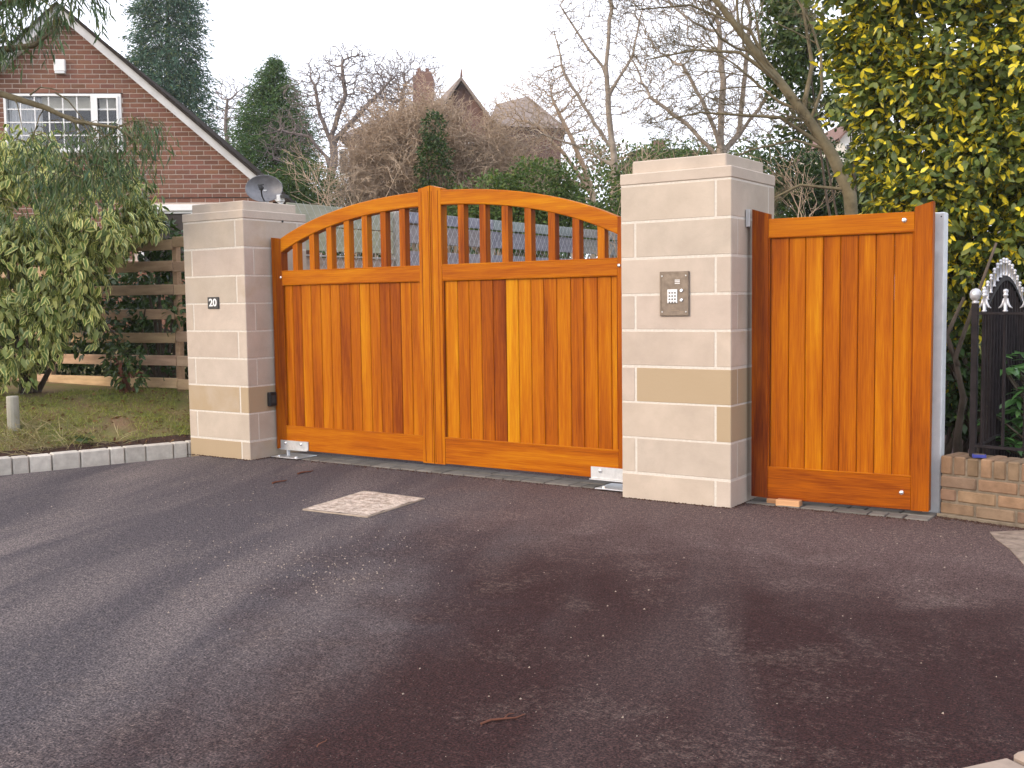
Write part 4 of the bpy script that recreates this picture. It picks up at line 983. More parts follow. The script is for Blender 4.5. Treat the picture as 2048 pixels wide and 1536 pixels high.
for px, py, w_, h_, n_ in ((70, 275, 50, 70, 34), (100, 300, 55, 80, 44), (130, 285, 60, 95, 52), (150, 320, 60, 90, 56), (175, 300, 60, 95, 60), (200, 285, 55, 95, 56), (225, 268, 50, 90, 50), (245, 258, 50, 75, 44), (265, 250, 45, 70, 40), (285, 248, 40, 60, 36), (300, 255, 30, 50, 30), (185, 262, 45, 70, 34), (215, 320, 50, 80, 44), (160, 350, 55, 70, 40), (120, 340, 50, 70, 36), (250, 300, 45, 60, 34), (275, 300, 35, 45, 22), (90, 350, 40, 70, 26), (60, 330, 40, 60, 20), (190, 360, 45, 55, 28), (140, 390, 40, 50, 18), (30, 420, 35, 55, 20), (60, 440, 30, 45, 14), (10, 400, 30, 60, 18), (230, 350, 40, 45, 18), (110, 250, 30, 40, 12)):
    for _ in range(4): spray(px + random.gauss(0, 12), py + random.gauss(0, 9), 8.75 + random.gauss(0, .2), w_ * random.uniform(.5, 1), h_ * random.uniform(.6, 1), int(n_ * .8), (.05, .115))
P = np.array(P); leaf_part('foliage', LEAF_NARROW, P, np.array(D), np.array(S), M['willow_leaf'], wt, 1.2, 'stuff')
V, F = wood_mesh(segs, lambda l: True, lambda l: 7 if l == 0 else 4); link('branches', np_mesh('branches', V - np.array(wt0), F, M['bark_olive'], smooth=True), wt)

# ================================================================== BRICK HOUSE ON THE LEFT
HS = Vector((.7815, .6239, 0)).normalized(); HN = Vector((HS.y, -HS.x, 0)); HO = Vector((-13.82, 3.70, 0)); HA = math.atan2(HS.y, HS.x)
HR = Matrix.Rotation(HA, 3, 'Z')
def hp(s, t, z): return HO + HS * s - HN * t + Vector((0, 0, z))     # t goes back into the house
hs_ = thing('brick_house', hp(1, 0, 0), 'red brick gabled house with white bargeboard and grid window', 'house')
def hmesh(b): b.v = [tuple(hp(*v)) for v in b.v]; return b
def hbox(s0, s1, t0, t1, z0, z1, c=0): return hmesh(MB().box(s0, s1, t0, t1, z0, z1, c))
SL = .886; EV, EZ = 4.2, 3.03
def roofz(s): return EZ + (EV - s) * SL        # underside of the verge on the right slope
APX = 1.0
def roofl(s): return EZ + (s - (2 * APX - EV)) * SL
WX0, WX1, WZ0, WZ1 = .068, 1.875, 3.755, 4.638
# backing wall (mortar face) with a window hole
b = MB()
def quad(s0, s1, z0, z1): b.add([(s0, 0, z0), (s1, 0, z0), (s1, 0, z1), (s0, 0, z1)], [(0, 1, 2, 3)])
def wallpoly(pts): b.add([(s, 0, z) for s, z in pts], [tuple(range(len(pts)))])
wallpoly([(APX * 2 - EV, EZ), (APX * 2 - EV, .3), (WX0, .3), (WX0, roofl(WX0))])
wallpoly([(WX0, .3), (EV, .3), (EV, EZ), (EV - (WZ0 - EZ) / SL, WZ0), (WX0, WZ0)])
wallpoly([(WX0, WZ1), (EV - (WZ1 - EZ) / SL, WZ1), (APX, roofz(APX)), (WX0, roofl(WX0))])
wallpoly([(WX1, WZ0), (EV - (WZ0 - EZ) / SL, WZ0), (EV - (WZ1 - EZ) / SL, WZ1), (WX1, WZ1)])
hmesh(b); wall = b.build('wall', M['mortar'], hs_)
hbox(APX * 2 - EV, EV, -.006, -.002, .3, 2.0).build('lower_wall', M['brick_red'], hs_, (1, 1, 1, 1))
# bricks: the ones largest in the picture are objects, the rest one mesh
brick_me = MB().box(-.5, .5, -.006, .02, -.0305, .0305).mesh('brick', M['brick_red'])
cand = []
row = 0; z = 2.93 - 12 * .075
while z < roofz(APX) + .1:
    s = -2.6 + (0 if row % 2 else .1125)
    while s < 4.4:
        pieces = [(s, s + .211)]
        if z + .061 > WZ0 - .045 and z < WZ1 + .005:      # cut round the window opening
            pieces = [(a_, c_) for a_, c_ in ((s, min(s + .211, WX0 - .006)), (max(s, WX1 + .006), s + .211)) if c_ - a_ > .03]
        for a_, c_ in pieces:
            if z < 2.92: c_ = min(c_, 1.98)
            c_ = min(c_, EV - (z + .061 - EZ) / SL + .13)
            a_ = max(a_, 2 * APX - EV + (z + .061 - EZ) / SL - .13)
            if c_ - a_ < .04: continue
            px = a_ * 127; hid = 1 if (px < 330 and z < 3.9) or (px < 130 and z > 5.1) else 0
            cand.append(((a_ + c_) / 2, z + .0305, c_ - a_, hid if a_ > -.1 else 2))
        s += .225
    row += 1; z += .075
cand.sort(key=lambda c: (c[3], random.random()))
for (s, zc, w_, h_) in cand[:300]:
    tn = random.uniform(.78, 1.18); o = link('brick', brick_me, wall, hp(s, -.001, zc), (tn, tn * random.uniform(.9, 1.02), tn * random.uniform(.9, 1.05), 1)); o.rotation_euler.z = HA; o.scale.x = w_
b = MB()
for (s, zc, w_, h_) in cand[300:]: b.box(s - w_ / 2, s + w_ / 2, -.007, .02, zc - .0305, zc + .0305)
o = hmesh(b).build('brickwork', M['brick_red'], wall); o['kind'] = 'stuff'
# lintel strip above the window and a thin dark ledge above the lower window
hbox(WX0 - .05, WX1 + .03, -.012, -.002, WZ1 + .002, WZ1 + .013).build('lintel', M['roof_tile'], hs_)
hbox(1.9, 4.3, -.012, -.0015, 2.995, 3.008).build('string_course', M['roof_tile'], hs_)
# roof slab, bargeboard
b = MB(); ov = .32
for sgn in (1, -1):
    f = lambda s: s if sgn > 0 else 2 * APX - s
    e0, e1 = EV + ov, APX
    vs = [(f(e0), -.16, roofz(e0) + .02), (f(e1), -.16, roofz(e1) + .02), (f(e1), 9, roofz(e1) + .02), (f(e0), 9, roofz(e0) + .02)]
    vs += [(x, y, zz + .11) for x, y, zz in vs]
    b.add(vs, [(0, 1, 2, 3), (4, 5, 6, 7), (0, 1, 5, 4), (0, 3, 7, 4), (1, 2, 6, 5), (2, 3, 7, 6)])
# verge tile noses
n = 34
for i in range(n):
    s0 = APX + (4.5 - APX) * i / n; s1 = APX + (4.5 - APX) * (i + 1) / n
    for f in (lambda x: x, lambda x: 2 * APX - x):
        b.add([(f(x_), y_, z_) for x_, y_, z_ in [(s0, -.20, roofz(s0) + .10), (s1, -.20, roofz(s1) + .10), (s1, -.20, roofz(s1) + .165), (s0, -.20, roofz(s0) + .15), (s0, .3, roofz(s0) + .10), (s1, .3, roofz(s1) + .10), (s1, .3, roofz(s1) + .165), (s0, .3, roofz(s0) + .15)]], [(0, 1, 2, 3), (3, 2, 6, 7), (4, 5, 6, 7), (0, 3, 7, 4), (1, 2, 6, 5)])
hmesh(b).build('roof', M['roof_tile'], hs_)
for sgn, nm in ((1, 'bargeboard'), (-1, 'bargeboard')):
    f = lambda s: s if sgn > 0 else 2 * APX - s
    b = MB(); pts = [(EV + .15, roofz(4.51) - .03), (EV + .15, roofz(4.51) + .235), (APX, roofz(APX) + .235), (APX, roofz(APX) - .03)]
    pts = [(4.36, roofz(4.36) - .02), (4.44, roofz(4.44) + .17), (APX, roofz(APX) + .17), (APX, roofz(APX) - .035)]
    b.add([(f(s), -.165, zz - .02) for s, zz in pts] + [(f(s), -.02, zz - .02) for s, zz in pts], [(0, 1, 2, 3), (4, 5, 6, 7)] + [(i, (i + 1) % 4, (i + 1) % 4 + 4, i + 4) for i in range(4)])
    hmesh(b).build(nm, M['barge'], hs_)
# body of the house behind the gable
b = MB(); a = (APX * 2 - EV); b.add([(a, .05, .3), (a, 9, .3), (a, 9, EZ), (a, .05, EZ), (EV, .05, .3), (EV, 9, .3), (EV, 9, EZ), (EV, .05, EZ), (APX, 9, roofz(APX))], [(0, 1, 2, 3), (4, 5, 6, 7), (1, 5, 6, 8, 2)])
hmesh(b).build('side_wall', M['brick_red'], hs_, (1, 1, 1, 1))
def window(s0, s1, z0, z1, fixed, ncol, nrow, cas_cols, name='window'):
    """frame with a fixed light of ncol x nrow panes and a side casement"""
    fr = .035; b = MB(); t0, t1 = -.03, .05
    b.box(s0, s1, t0, t1, z1 - fr, z1).box(s0, s1, t0, t1, z0, z0 + fr).box(s0, s0 + fr, t0, t1, z0 + fr, z1 - fr).box(s1 - fr * 1.2, s1, t0, t1, z0 + fr, z1 - fr)
    wn = hmesh(b).build(name, M['white'], hs_)
    hbox(s0 - .02, s1 + .02, -.06, .0, z0 - .04, z0 - .001, .004).build('sill', M['white'], wn)
    hbox(fixed, fixed + .075, t0 - .004, t1, z0 + fr + .001, z1 - fr - .001).build('mullion', M['white'], wn)
    def lights(a, c, n, dark):
        w_ = (c - a) / n; h = (z1 - z0 - 2 * fr) / nrow
        for i in range(1, n): hbox(a + i * w_ - .009, a + i * w_ + .009, -.012, .012, z0 + fr + .001, z1 - fr - .001).build('glazing_bar', M['white'], wn)
        for j in range(1, nrow): hbox(a + .001, c - .001, -.0095, .0095, z0 + fr + j * h - .009, z0 + fr + j * h + .009).build('glazing_bar', M['white'], wn)
        for i in range(n):
            for j in range(nrow): hbox(a + i * w_ + .010, a + (i + 1) * w_ - .010, -.003, .003, z0 + fr + j * h + .010, z0 + fr + (j + 1) * h - .010).build('pane', M['glass'], wn)
    lights(s0 + fr, fixed, ncol, 0)
    cb = MB(); ca, cz = fixed + .075, s1 - fr * 1.2
    if cas_cols:
        cb.box(ca, cz, -.045, -.02, z1 - fr - .035, z1 - fr).box(ca, cz, -.045, -.02, z0 + fr, z0 + fr + .035).box(ca, ca + .03, -.045, -.02, z0 + fr + .035, z1 - fr - .035).box(cz - .03, cz, -.045, -.02, z0 + fr + .035, z1 - fr - .035)
        hmesh(cb).build('casement', M['white'], wn); lights(ca + .03, cz - .03, cas_cols, 1)
    return wn
wn = window(WX0, WX1, WZ0, WZ1, 1.405, 6, 4, 2)
b = MB(); s0, s1, z0, z1 = WX0 - .6, WX1 + .03, WZ0 - .6, WZ1 + .05
b.add([(s, t_, zz) for t_ in (.22, 2.6) for s in (s0, s1) for zz in (z0, z1)], [(4, 5, 7, 6), (0, 1, 5, 4), (2, 6, 7, 3), (0, 4, 6, 2), (1, 3, 7, 5)])
hmesh(b).build('room', M['dark_room'], hs_)
b = MB(); n = 40; vs = []; 
for i in range(n + 1):
    s = .11 + .50 * i / n; vs += [(s, .10 + .02 * math.sin(i * 1.3), WZ0 + .04), (s, .10 + .02 * math.sin(i * 1.3), WZ1 - .05)]
b.add(vs, [(i * 2, i * 2 + 2, i * 2 + 3, i * 2 + 1) for i in range(n)]); hmesh(b).build('curtain', M['curtain'], wn)
hbox(.60, 1.41, .13, .135, 4.40, 4.61).build('blind', M['blind'], wn); hbox(1.50, 1.83, .13, .135, 4.40, 4.61).build('blind', M['blind'], wn)
# window under the gable
hbox(2.0, 4.12, -.075, -.003, 2.792, 2.892, .006).build('fascia', M['white'], hs_)
window(2.10, 3.8, 1.9, 2.788, 2.90, 1, 1, 0)
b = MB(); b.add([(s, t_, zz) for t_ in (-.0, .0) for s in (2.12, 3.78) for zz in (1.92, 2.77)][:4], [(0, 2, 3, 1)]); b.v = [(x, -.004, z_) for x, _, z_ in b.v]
hmesh(b).build('room', M['dark_room'], hs_)  # flat dark sheet standing in for the unlit room behind the panes
ab = hp(.965, -.05, 5.065)
al = thing('alarm_box', ab, 'white burglar alarm box on the brick gable', 'alarm box')
hbox(.875, 1.05, -.075, -.008, 4.975, 5.165, .012).build('housing', M['white'], al)
hbox(.885, 1.04, -.072, -.008, 4.945, 4.974, .006).build('base', M['curtain'], al)

# ================================================================== FAR HOUSES
def px2(px, py, d): return at(px, py, d)
FX = Vector((RT.x, RT.y, 0)).normalized(); FYv = Vector((-FX.y, FX.x, 0))
def far_house(label, px, py, d, build):
    o = at(px, py, d); o.z = 0; k = d / FPX
    root = thing('brick_house' if 'brick' in label else 'house', o, label, 'house')
    def P(x, t_, y):   # x px offset, t m back, y photo row
        q = at(px + x, y, d); return Vector((q.x, q.y, q.z)) + FYv * t_
    build(root, P); return root
def solid(pts_front, depth, P):
    b = MB(); n = len(pts_front)
    b.add([tuple(P(x, 0, y)) for x, y in pts_front] + [tuple(P(x, depth, y)) for x, y in pts_front], [tuple(range(n)), tuple(range(2 * n - 1, n - 1, -1))] + [(i, i + n, (i + 1) % n + n, (i + 1) % n) for i in range(n)])
    return b
def big_house(root, P):
    solid([(-125, 700), (135, 700), (135, 272), (-125, 272)], 8, P).build('wall', M['far_brick'], root)
    # hipped main roof
    b = MB(); A, B_, Cc, Dd = P(-150, -.4, 276), P(150, -.4, 276), P(150, 8.4, 276), P(-150, 8.4, 276); r0, r1 = P(-20, 4, 176), P(110, 4, 176)
    b.add([A, B_, Cc, Dd, r0, r1], [(0, 1, 5, 4), (1, 2, 5), (2, 3, 4, 5), (3, 0, 4)]); b.build('roof', M['roof_grey'], root)
    ch = solid([(-8, 285), (34, 285), (34, 130), (-8, 130)], 1.1, lambda x, t_, y: P(x, 2.2 + t_, y)).build('chimney', M['far_brick'], root)
    solid([(-2, 130), (30, 130), (30, 119), (-2, 119)], 1.0, lambda x, t_, y: P(x, 2.3 + t_, y)).build('chimney_crown', M['far_brick'], ch)
    for x in (3, 20): solid([(x - 3, 119), (x + 4, 119), (x + 4, 110), (x - 3, 110)], .3, lambda q, t_, y: P(q, 2.5 + t_, y)).build('chimney_pot', M['far_brick'], ch)
    # cross gable towards us with a finial, its ridge running back to the left
    solid([(56, 700), (166, 700), (166, 272), (104, 186), (56, 266)], 1.2, lambda x, t_, y: P(x, -2.2 + t_, y)).build('gable', M['far_brick'], root)
    b = MB(); pk_ = P(104, -2.6, 178); bk_ = P(36, 2.2, 196)
    for ef, eb in ((P(44, -2.6, 270), P(-40, 2.2, 270)), (P(176, -2.6, 276), P(150, 2.2, 250))):
        top = [pk_, ef, eb, bk_]; dn = Vector((0, 0, -.16)); b.add([tuple(q) for q in top] + [tuple(q + dn) for q in top], [(0, 1, 2, 3), (4, 5, 6, 7), (0, 1, 5, 4), (1, 2, 6, 5), (2, 3, 7, 6)])
    rf_ = b.build('roof', M['roof_grey'], root)
    solid([(102, 179), (107, 179), (105.5, 165), (103.5, 165)], .15, lambda x, t_, y: P(x, -2.6 + t_, y)).build('finial', M['far_brick'], rf_)
    for x0, x1, y0, y1 in ((-146, -128, 300, 350), (-113, -98, 288, 345), (-60, -35, 290, 345), (80, 98, 300, 350), (112, 130, 300, 350)):
        off = -2.25 if x0 > 50 else -.05
        f = solid([(x0, y1), (x1, y1), (x1, y0), (x0, y0)], .05, lambda x, t_, y: P(x, off + t_, y)).build('window', M['white'], root)
        solid([(x0 + 3, y1 - 3), (x1 - 3, y1 - 3), (x1 - 3, y0 + 3), (x0 + 3, y0 + 3)], .02, lambda x, t_, y: P(x, off - .03 + t_, y)).build('pane', M['slate'], f)
    # lower wing to the right
    solid([(165, 700), (300, 700), (300, 240), (165, 240)], 7, lambda x, t_, y: P(x, 1 + t_, y)).build('wing', M['far_brick'], root)
    b = MB(); A, B_, Cc, Dd = P(150, .6, 246), P(312, .6, 252), P(312, 8.6, 246), P(150, 8.6, 246); r0, r1 = P(165, 4.6, 168), P(235, 4.6, 150)
    b.add([A, B_, Cc, Dd, r0, r1], [(0, 1, 5, 4), (1, 2, 5), (2, 3, 4, 5), (3, 0, 4)]); b.build('wing_roof', M['roof_grey'], root)
far_house('large red brick house with tall chimney and finialled gable, behind bare trees', 824, 300, 45, big_house)
def pale_house(root, P):
    solid([(-32, 700), (34, 700), (34, 272), (0, 238), (-32, 272)], 8, P).build('wall', M['far_pale'], root)
    b = MB()
    for a in (-38, 40): b.add([tuple(P(0, -.3, 232)), tuple(P(a, -.3, 278)), tuple(P(a, 8, 278)), tuple(P(0, 8, 232)), tuple(P(0, -.3, 238)), tuple(P(a, -.3, 284)), tuple(P(a, 8, 284)), tuple(P(0, 8, 238))], [(0, 1, 2, 3), (4, 5, 6, 7), (0, 1, 5, 4)])
    b.build('roof', M['far_brick'], root)
    for x in (-22, 6):
        f = solid([(x, 312), (x + 16, 312), (x + 16, 288), (x, 288)], .05, lambda q, t_, y: P(q, -.06 + t_, y)).build('window', M['white'], root)
        solid([(x + 2, 310), (x + 14, 310), (x + 14, 290), (x + 2, 290)], .02, lambda q, t_, y: P(q, -.09 + t_, y)).build('pane', M['slate'], f)
far_house('pale rendered house glimpsed through leaves right of the leaning tree', 1712, 300, 50, pale_house)
def chim_house(root, P):
    solid([(-60, 700), (60, 700), (60, 300), (-60, 300)], 8, P).build('wall', M['far_brick'], root)
    b = MB(); A, B_, Cc, Dd = P(-72, -.4, 304), P(72, -.4, 304), P(72, 8.4, 304), P(-72, 8.4, 304); r0, r1 = P(-30, 4, 276), P(30, 4, 276)
    b.add([A, B_, Cc, Dd, r0, r1], [(0, 1, 5, 4), (1, 2, 5), (2, 3, 4, 5), (3, 0, 4)]); b.build('roof', M['roof_grey'], root)
    solid([(-14, 300), (12, 300), (12, 264), (-14, 264)], 1.0, lambda x, t_, y: P(x, 3 + t_, y)).build('chimney', M['far_brick'], root)
far_house('far brick house showing only roof and chimney left of keypad pillar top', 1335, 300, 60, chim_house)

# ================================================================== CONIFERS
def conifer(label, px, ytop, ybase, d, profile, n, size, mat, droop, seed, name='conifer_tree', spiky=.5):
    """profile: list of (row, half width px)"""
    base = at(px, ybase, d); base.z = 0; k = d / FPX
    root = thing(name, base, label, 'tree', None)
    top = at(px, ytop, d)
    MB().tube([base, base.lerp(top, .5), top], [.16, .1, .02], 8).build('trunk', M['bark_dark'], root)
    rows = np.array([p[0] for p in profile], float); ws = np.array([p[1] for p in profile], float)
    # branches first, then sprays along them
    r0 = np.random.default_rng(seed); nb = n // 42; Pn = []; Dn = []
    row = r0.uniform(rows[0], rows[-1], nb * 2); wv = np.interp(row, rows, ws); keep = r0.random(nb * 2) < np.clip(wv / ws.max() + .15, 0, 1); row = row[keep][:nb]; wv = wv[keep][:nb]
    for ry, wd in zip(row, wv):
        a = r0.uniform(0, 2 * np.pi); c = np.array(at(px, ry, d)); L = wd * k * r0.uniform(.66, 1.14)
        dr_ = np.array([math.cos(a), math.sin(a), 0])
        t_ = r0.random(42) ** .5
        pos = c + dr_ * (L * t_)[:, None] + r0.normal(0, .055 * (1 + L * .45), (42, 3)); pos[:, 2] += -droop * L * t_ ** 2 + .16 * L * t_
        Pn.append(pos); Dn.append(dr_ + r0.normal(0, spiky, (42, 3)) + np.array([0, 0, -droop * .8]))
    Pn = np.concatenate(Pn); Dn = np.concatenate(Dn)
    leaf_part('crown', diamond(.24, .2), Pn, Dn, r0.uniform(*size, len(Pn)), mat, root, .9)
    return root
conifer('tall dark blue-green conifer rising behind the brick house', 335, -120, 640, 34, [(-120, 40), (0, 72), (80, 78), (160, 90), (250, 96), (380, 105), (520, 110)], 80000, (.07, .20), M['conifer_blue'], .35, 5, spiky=.75)
conifer('smaller conical green conifer left of the bare trees', 548, 118, 640, 30, [(116, 3), (140, 26), (190, 56), (250, 82), (330, 98), (420, 100), (520, 100)], 80000, (.05, .15), M['conifer_green'], .1, 8, spiky=.75)

# ================================================================== HEDGES AND GREEN MASSES
def hedge(label, ells, n, size, mat, basepx, keep=.85, name='hedge', freq=2.0, bm='bark_dark'):
    q = at(*basepx); return shrub(name, label, 'hedge' if name == 'hedge' else 'shrub', ells, n, diamond(.55, .1), size, M[mat], M[bm], (q.x, q.y, 0), droop=.1, roll=1.0, keep=keep, freq=freq, shell=(.35, 1.03), stems=8, lump=.2)
hedge('green evergreen bush at the foot of the small conifer', [E(610, 385, 24, 90, 70), E(560, 400, 24, 70, 60), E(660, 420, 24, 80, 60)], 11000, (.04, .09), 'hedge_leaf', (610, 500, 24), name='evergreen_bush')
hedge('light green bush under the brick house windows', [E(735, 350, 22, 45, 45), E(700, 400, 22, 70, 45), E(770, 420, 22, 70, 60)], 6000, (.035, .08), 'hedge_leaf', (735, 480, 22), name='evergreen_bush', keep=.7)
hedge('dark ivy-clad stump standing inside the tan twiggy thicket', [E(870, 330, 18.5, 40, 70), E(868, 260, 18.5, 28, 40), E(880, 400, 18.5, 50, 45)], 6000, (.035, .07), 'dark_leaf', (870, 460, 18.5), name='ivy_stump', freq=4)
hedge('long green hedge behind the right gate leaf', [E(980, 400, 17, 80, 55), E(1080, 380, 17, 95, 65), E(1180, 395, 17, 100, 60), E(1260, 390, 17, 80, 50), E(900, 430, 17, 80, 45), E(1030, 440, 17, 110, 50), E(1180, 450, 17, 110, 50)], 26000, (.04, .08), 'hedge_leaf', (1100, 480, 17), keep=.8)
hedge('distant green hedge on the skyline left of keypad pillar top', [E(1320, 320, 28, 70, 45), E(1400, 330, 28, 80, 45), E(1270, 340, 28, 60, 40)], 8000, (.045, .10), 'hedge_leaf', (1330, 450, 28))
hedge('dark green holly mass behind the keypad pillar', [E(1560, 340, 14, 90, 65), E(1640, 370, 14, 100, 80), E(1540, 420, 14, 80, 70), E(1690, 420, 14, 90, 90), E(1730, 370, 14, 60, 60)], 22000, (.03, .07), 'dark_leaf', (1600, 520, 14), name='holly_bush', keep=.85)

hedge('long dark hedge closing the garden far behind the gates', [E(560 + 80 * i, (475 if i < 5 else 440 if i < 8 else 410) + 12 * math.sin(i * 2.1), 31, 80, 112 + 14 * math.sin(i * 1.7)) for i in range(16)], 56000, (.08, .17), 'hedge_leaf', (1100, 520, 31), keep=.97)
hedge('dark hedge growing close behind the slatted fence', [E(-60 + 95 * i, 650 + 8 * math.sin(i * 2), 11.9, 85, 130) for i in range(6)], 12000, (.05, .11), 'dark_leaf', (200, 760, 11.9), keep=.97)
bh = [((-5.15 + .1 * math.sin(y), y, .95), (.42, .75, 1.0)) for y in (1.9, 3.1, 4.3, 5.5, 6.7, 7.9, 9.1, 10.3, 11.5, 12.7, 13.9)]
shrub('hedge', 'dark hedge growing tight behind the board fence with wire netting', 'hedge', bh, 7000, diamond(.55, .1), (.06, .11), M['dark_leaf'], M['bark_dark'], (-5.15, 7, 0), droop=.1, roll=1.0, keep=.97, stems=6, shell=(.35, 1.03))
# ================================================================== BARE TREES
def bare(label, base, trunk_pts, r0, levels, mat, seed, name='bare_tree', **kw):
    random.seed(seed); root = thing(name, base, label, 'tree' if 'tree' in name else 'shrub', None); segs = []
    for pts, rr_ in trunk_pts:
        P_ = [Vector(p) for p in pts]; n = len(P_); rad = [rr_ * (1 - .75 * i / (n - 1)) for i in range(n)]; segs.append((0, P_, rad))
        L = min(kw.get('cap', 99), sum((P_[i + 1] - P_[i]).length for i in range(n - 1)))
        for _ in range(kw.get('first', 12)):
            t_ = kw.get('start', .3) + (1 - kw.get('start', .3)) * random.random(); k = min(n - 2, int(t_ * (n - 1))); q = P_[k].lerp(P_[k + 1], t_ * (n - 1) - k)
            dd = (P_[k + 1] - P_[k]).normalized(); ax = Vector((random.gauss(0, 1), random.gauss(0, 1), random.gauss(0, 1))); ax = (ax - ax.dot(dd) * dd).normalized(); an = random.gauss(kw.get('spread', .7), .2)
            grow(segs, q, dd * math.cos(an) + ax * math.sin(an) + Vector((0, 0, kw.get('upward', .15))), L * random.uniform(*kw.get('len', (.3, .5))) * (1.2 - .6 * t_), rad[k] * kw.get('rf', .34), 1, levels, kw.get('spread', .7), kw.get('upward', .12), kw.get('wob', .2), kw.get('kids', (4, 7)), kw.get('ratio', (.4, .65)), None, kw.get('rmin', .006), .15)
    tree_parts(root, segs, mat); return root
def colonise(label, base, trunks, ells, n, step, rmin, mat, seed, name='bare_tree', kill=1.35, jit=.28, droop=0.0, rmax=.14):
    """a bare crown that fills its space: branches grow towards points scattered through the crown"""
    r0 = np.random.default_rng(seed); root = thing(name, base, label, 'tree' if 'tree' in name else 'shrub')
    A = []; vol = np.array([e[1][0] * e[1][1] * e[1][2] for e in ells]) ** .75
    for (c, r), k in zip(ells, (n * vol / vol.sum()).astype(int)):
        d_ = nrm(r0.normal(size=(k, 3))); A.append(np.array(c) + d_ * np.array(r) * (r0.random(k) ** .42)[:, None])
    A = np.concatenate(A); pos = []; par = []
    for pts in trunks:
        P_ = [np.array(tuple(p)) for p in pts]; prev = -1
        if pos:
            q = np.linalg.norm(np.array(pos) - P_[0], axis=1); prev = int(np.argmin(q))
        for a, b_ in zip(P_[:-1], P_[1:]):
            m_ = max(1, int(np.linalg.norm(b_ - a) / (step * 1.6)))
            for i in range(m_):
                if prev < 0 or i > 0 or a is not P_[0]:
                    pos.append(a + (b_ - a) * i / m_ + r0.normal(0, step * .08, 3)); par.append(prev); prev = len(pos) - 1
        pos.append(P_[-1]); par.append(prev)
    pos = np.array(pos); par = list(par); best = np.full(len(A), 1e9); near = np.zeros(len(A), int); alive = np.ones(len(A), bool); fresh = np.arange(len(pos))
    for it in range(90):
        li = np.nonzero(alive)[0]; Q = pos[fresh]
        D_ = (A[li] ** 2).sum(1)[:, None] + (Q ** 2).sum(1)[None] - 2 * A[li] @ Q.T; j = D_.argmin(1); dm = np.sqrt(np.maximum(D_[np.arange(len(li)), j], 0)); up_ = dm < best[li]; best[li[up_]] = dm[up_]; near[li[up_]] = fresh[j[up_]]
        alive &= best > step * kill
        if not alive.any(): break
        idx = near[alive]; v = nrm(A[alive] - pos[idx]); acc = np.zeros_like(pos); np.add.at(acc, idx, v); g_ = np.unique(idx)
        nd_ = nrm(nrm(acc[g_]) + r0.normal(0, jit, (len(g_), 3)) + np.array([0, 0, -droop])); new = pos[g_] + nd_ * step
        fresh = np.arange(len(pos), len(pos) + len(new)); pos = np.concatenate([pos, new]); par += list(g_)
        if len(pos) > 15000: break
    # fine end twigs
    N_ = len(pos); kids = np.zeros(N_, int)
    for p in par:
        if p >= 0: kids[p] += 1
    src = np.array([i for i in range(N_) if kids[i] <= 1 and par[i] >= 0]); src = np.repeat(src, r0.integers(1, 3, len(src)))
    back = nrm(pos[src] - pos[np.array(par)[src]]); tw = pos[src] + (back + r0.normal(0, .65, back.shape)) * (step * r0.uniform(.5, 1.5, len(src)))[:, None]
    ext = list(src); rad = np.zeros(N_)
    for i in range(N_ - 1, -1, -1):
        rad[i] = max(rmin, rad[i] ** (1 / 2.35)) if rad[i] > 0 else rmin
        if par[i] >= 0: rad[par[i]] += rad[i] ** 2.35
    rad = np.minimum(rad, rmax)
    a = np.array([p for p in par if p >= 0]); b_ = np.array([i for i, p in enumerate(par) if p >= 0])
    def tubes(A0, A1, R0, R1, n):
        t = nrm(A1 - A0); ref = np.where(np.abs(t[:, 2:3]) < .85, np.array([[.31, .17, .93]]), np.array([[1, .2, 0]])); u = nrm(np.cross(t, ref)); v = np.cross(t, u)
        an = np.arange(n) * 2 * math.pi / n; ring = u[:, None] * np.cos(an)[None, :, None] + v[:, None] * np.sin(an)[None, :, None]
        V = np.concatenate([A0[:, None] + ring * R0[:, None, None], A1[:, None] + ring * R1[:, None, None]], 1); m_ = len(A0)
        f = np.array([(k, (k + 1) % n, n + (k + 1) % n, n + k) for k in range(n)]); return V.reshape(-1, 3), (f[None] + (np.arange(m_) * 2 * n)[:, None, None]).reshape(-1, 4)
    o = np.array(ORG[root.name]); thick = rad[b_] > max(.02, rmin * 3)
    V, F = tubes(pos[a[thick]], pos[b_[thick]], rad[a[thick]], rad[b_[thick]], 6); link('trunk', np_mesh('trunk', V - o, F, mat, smooth=True), root)
    th = ~thick; A0 = np.concatenate([pos[a[th]], pos[src]]); A1 = np.concatenate([pos[b_[th]], tw]); R0 = np.concatenate([np.minimum(rad[a[th]], rad[b_[th]] * 1.6), np.full(len(src), rmin * .9)]); R1 = np.concatenate([rad[b_[th]], np.full(len(src), rmin * .5)])
    V, F = tubes(A0, A1, R0, R1, 3); link('crown', np_mesh('crown', V - o, F, mat), root); return root
def base_at(px, d): q = at(px, 650, d); q.z = 0; return q
d = 26
colonise('round-headed bare tree with forked trunk left of the large brick house', base_at(655, d), [[base_at(640, d), at(655, 395, d), at(668, 320, d), at(664, 270, d), at(690, 190, d), at(684, 130, d)], [at(664, 290, d), at(640, 230, d), at(630, 170, d)], [at(668, 285, d), at(720, 225, d), at(765, 180, d)], [at(650, 375, d), at(620, 332, d), at(575, 325, d), at(548, 318, d)], [at(664, 330, d), at(620, 275, d), at(565, 262, d)]],
    [E(690, 170, d, 110, 85), E(630, 200, d, 80, 80), E(770, 190, d, 80, 75), E(580, 280, d, 75, 60), E(720, 250, d, 90, 60)], 9000, .115, .0068, M['bark_grey'], 21, rmax=.11)
d = 40
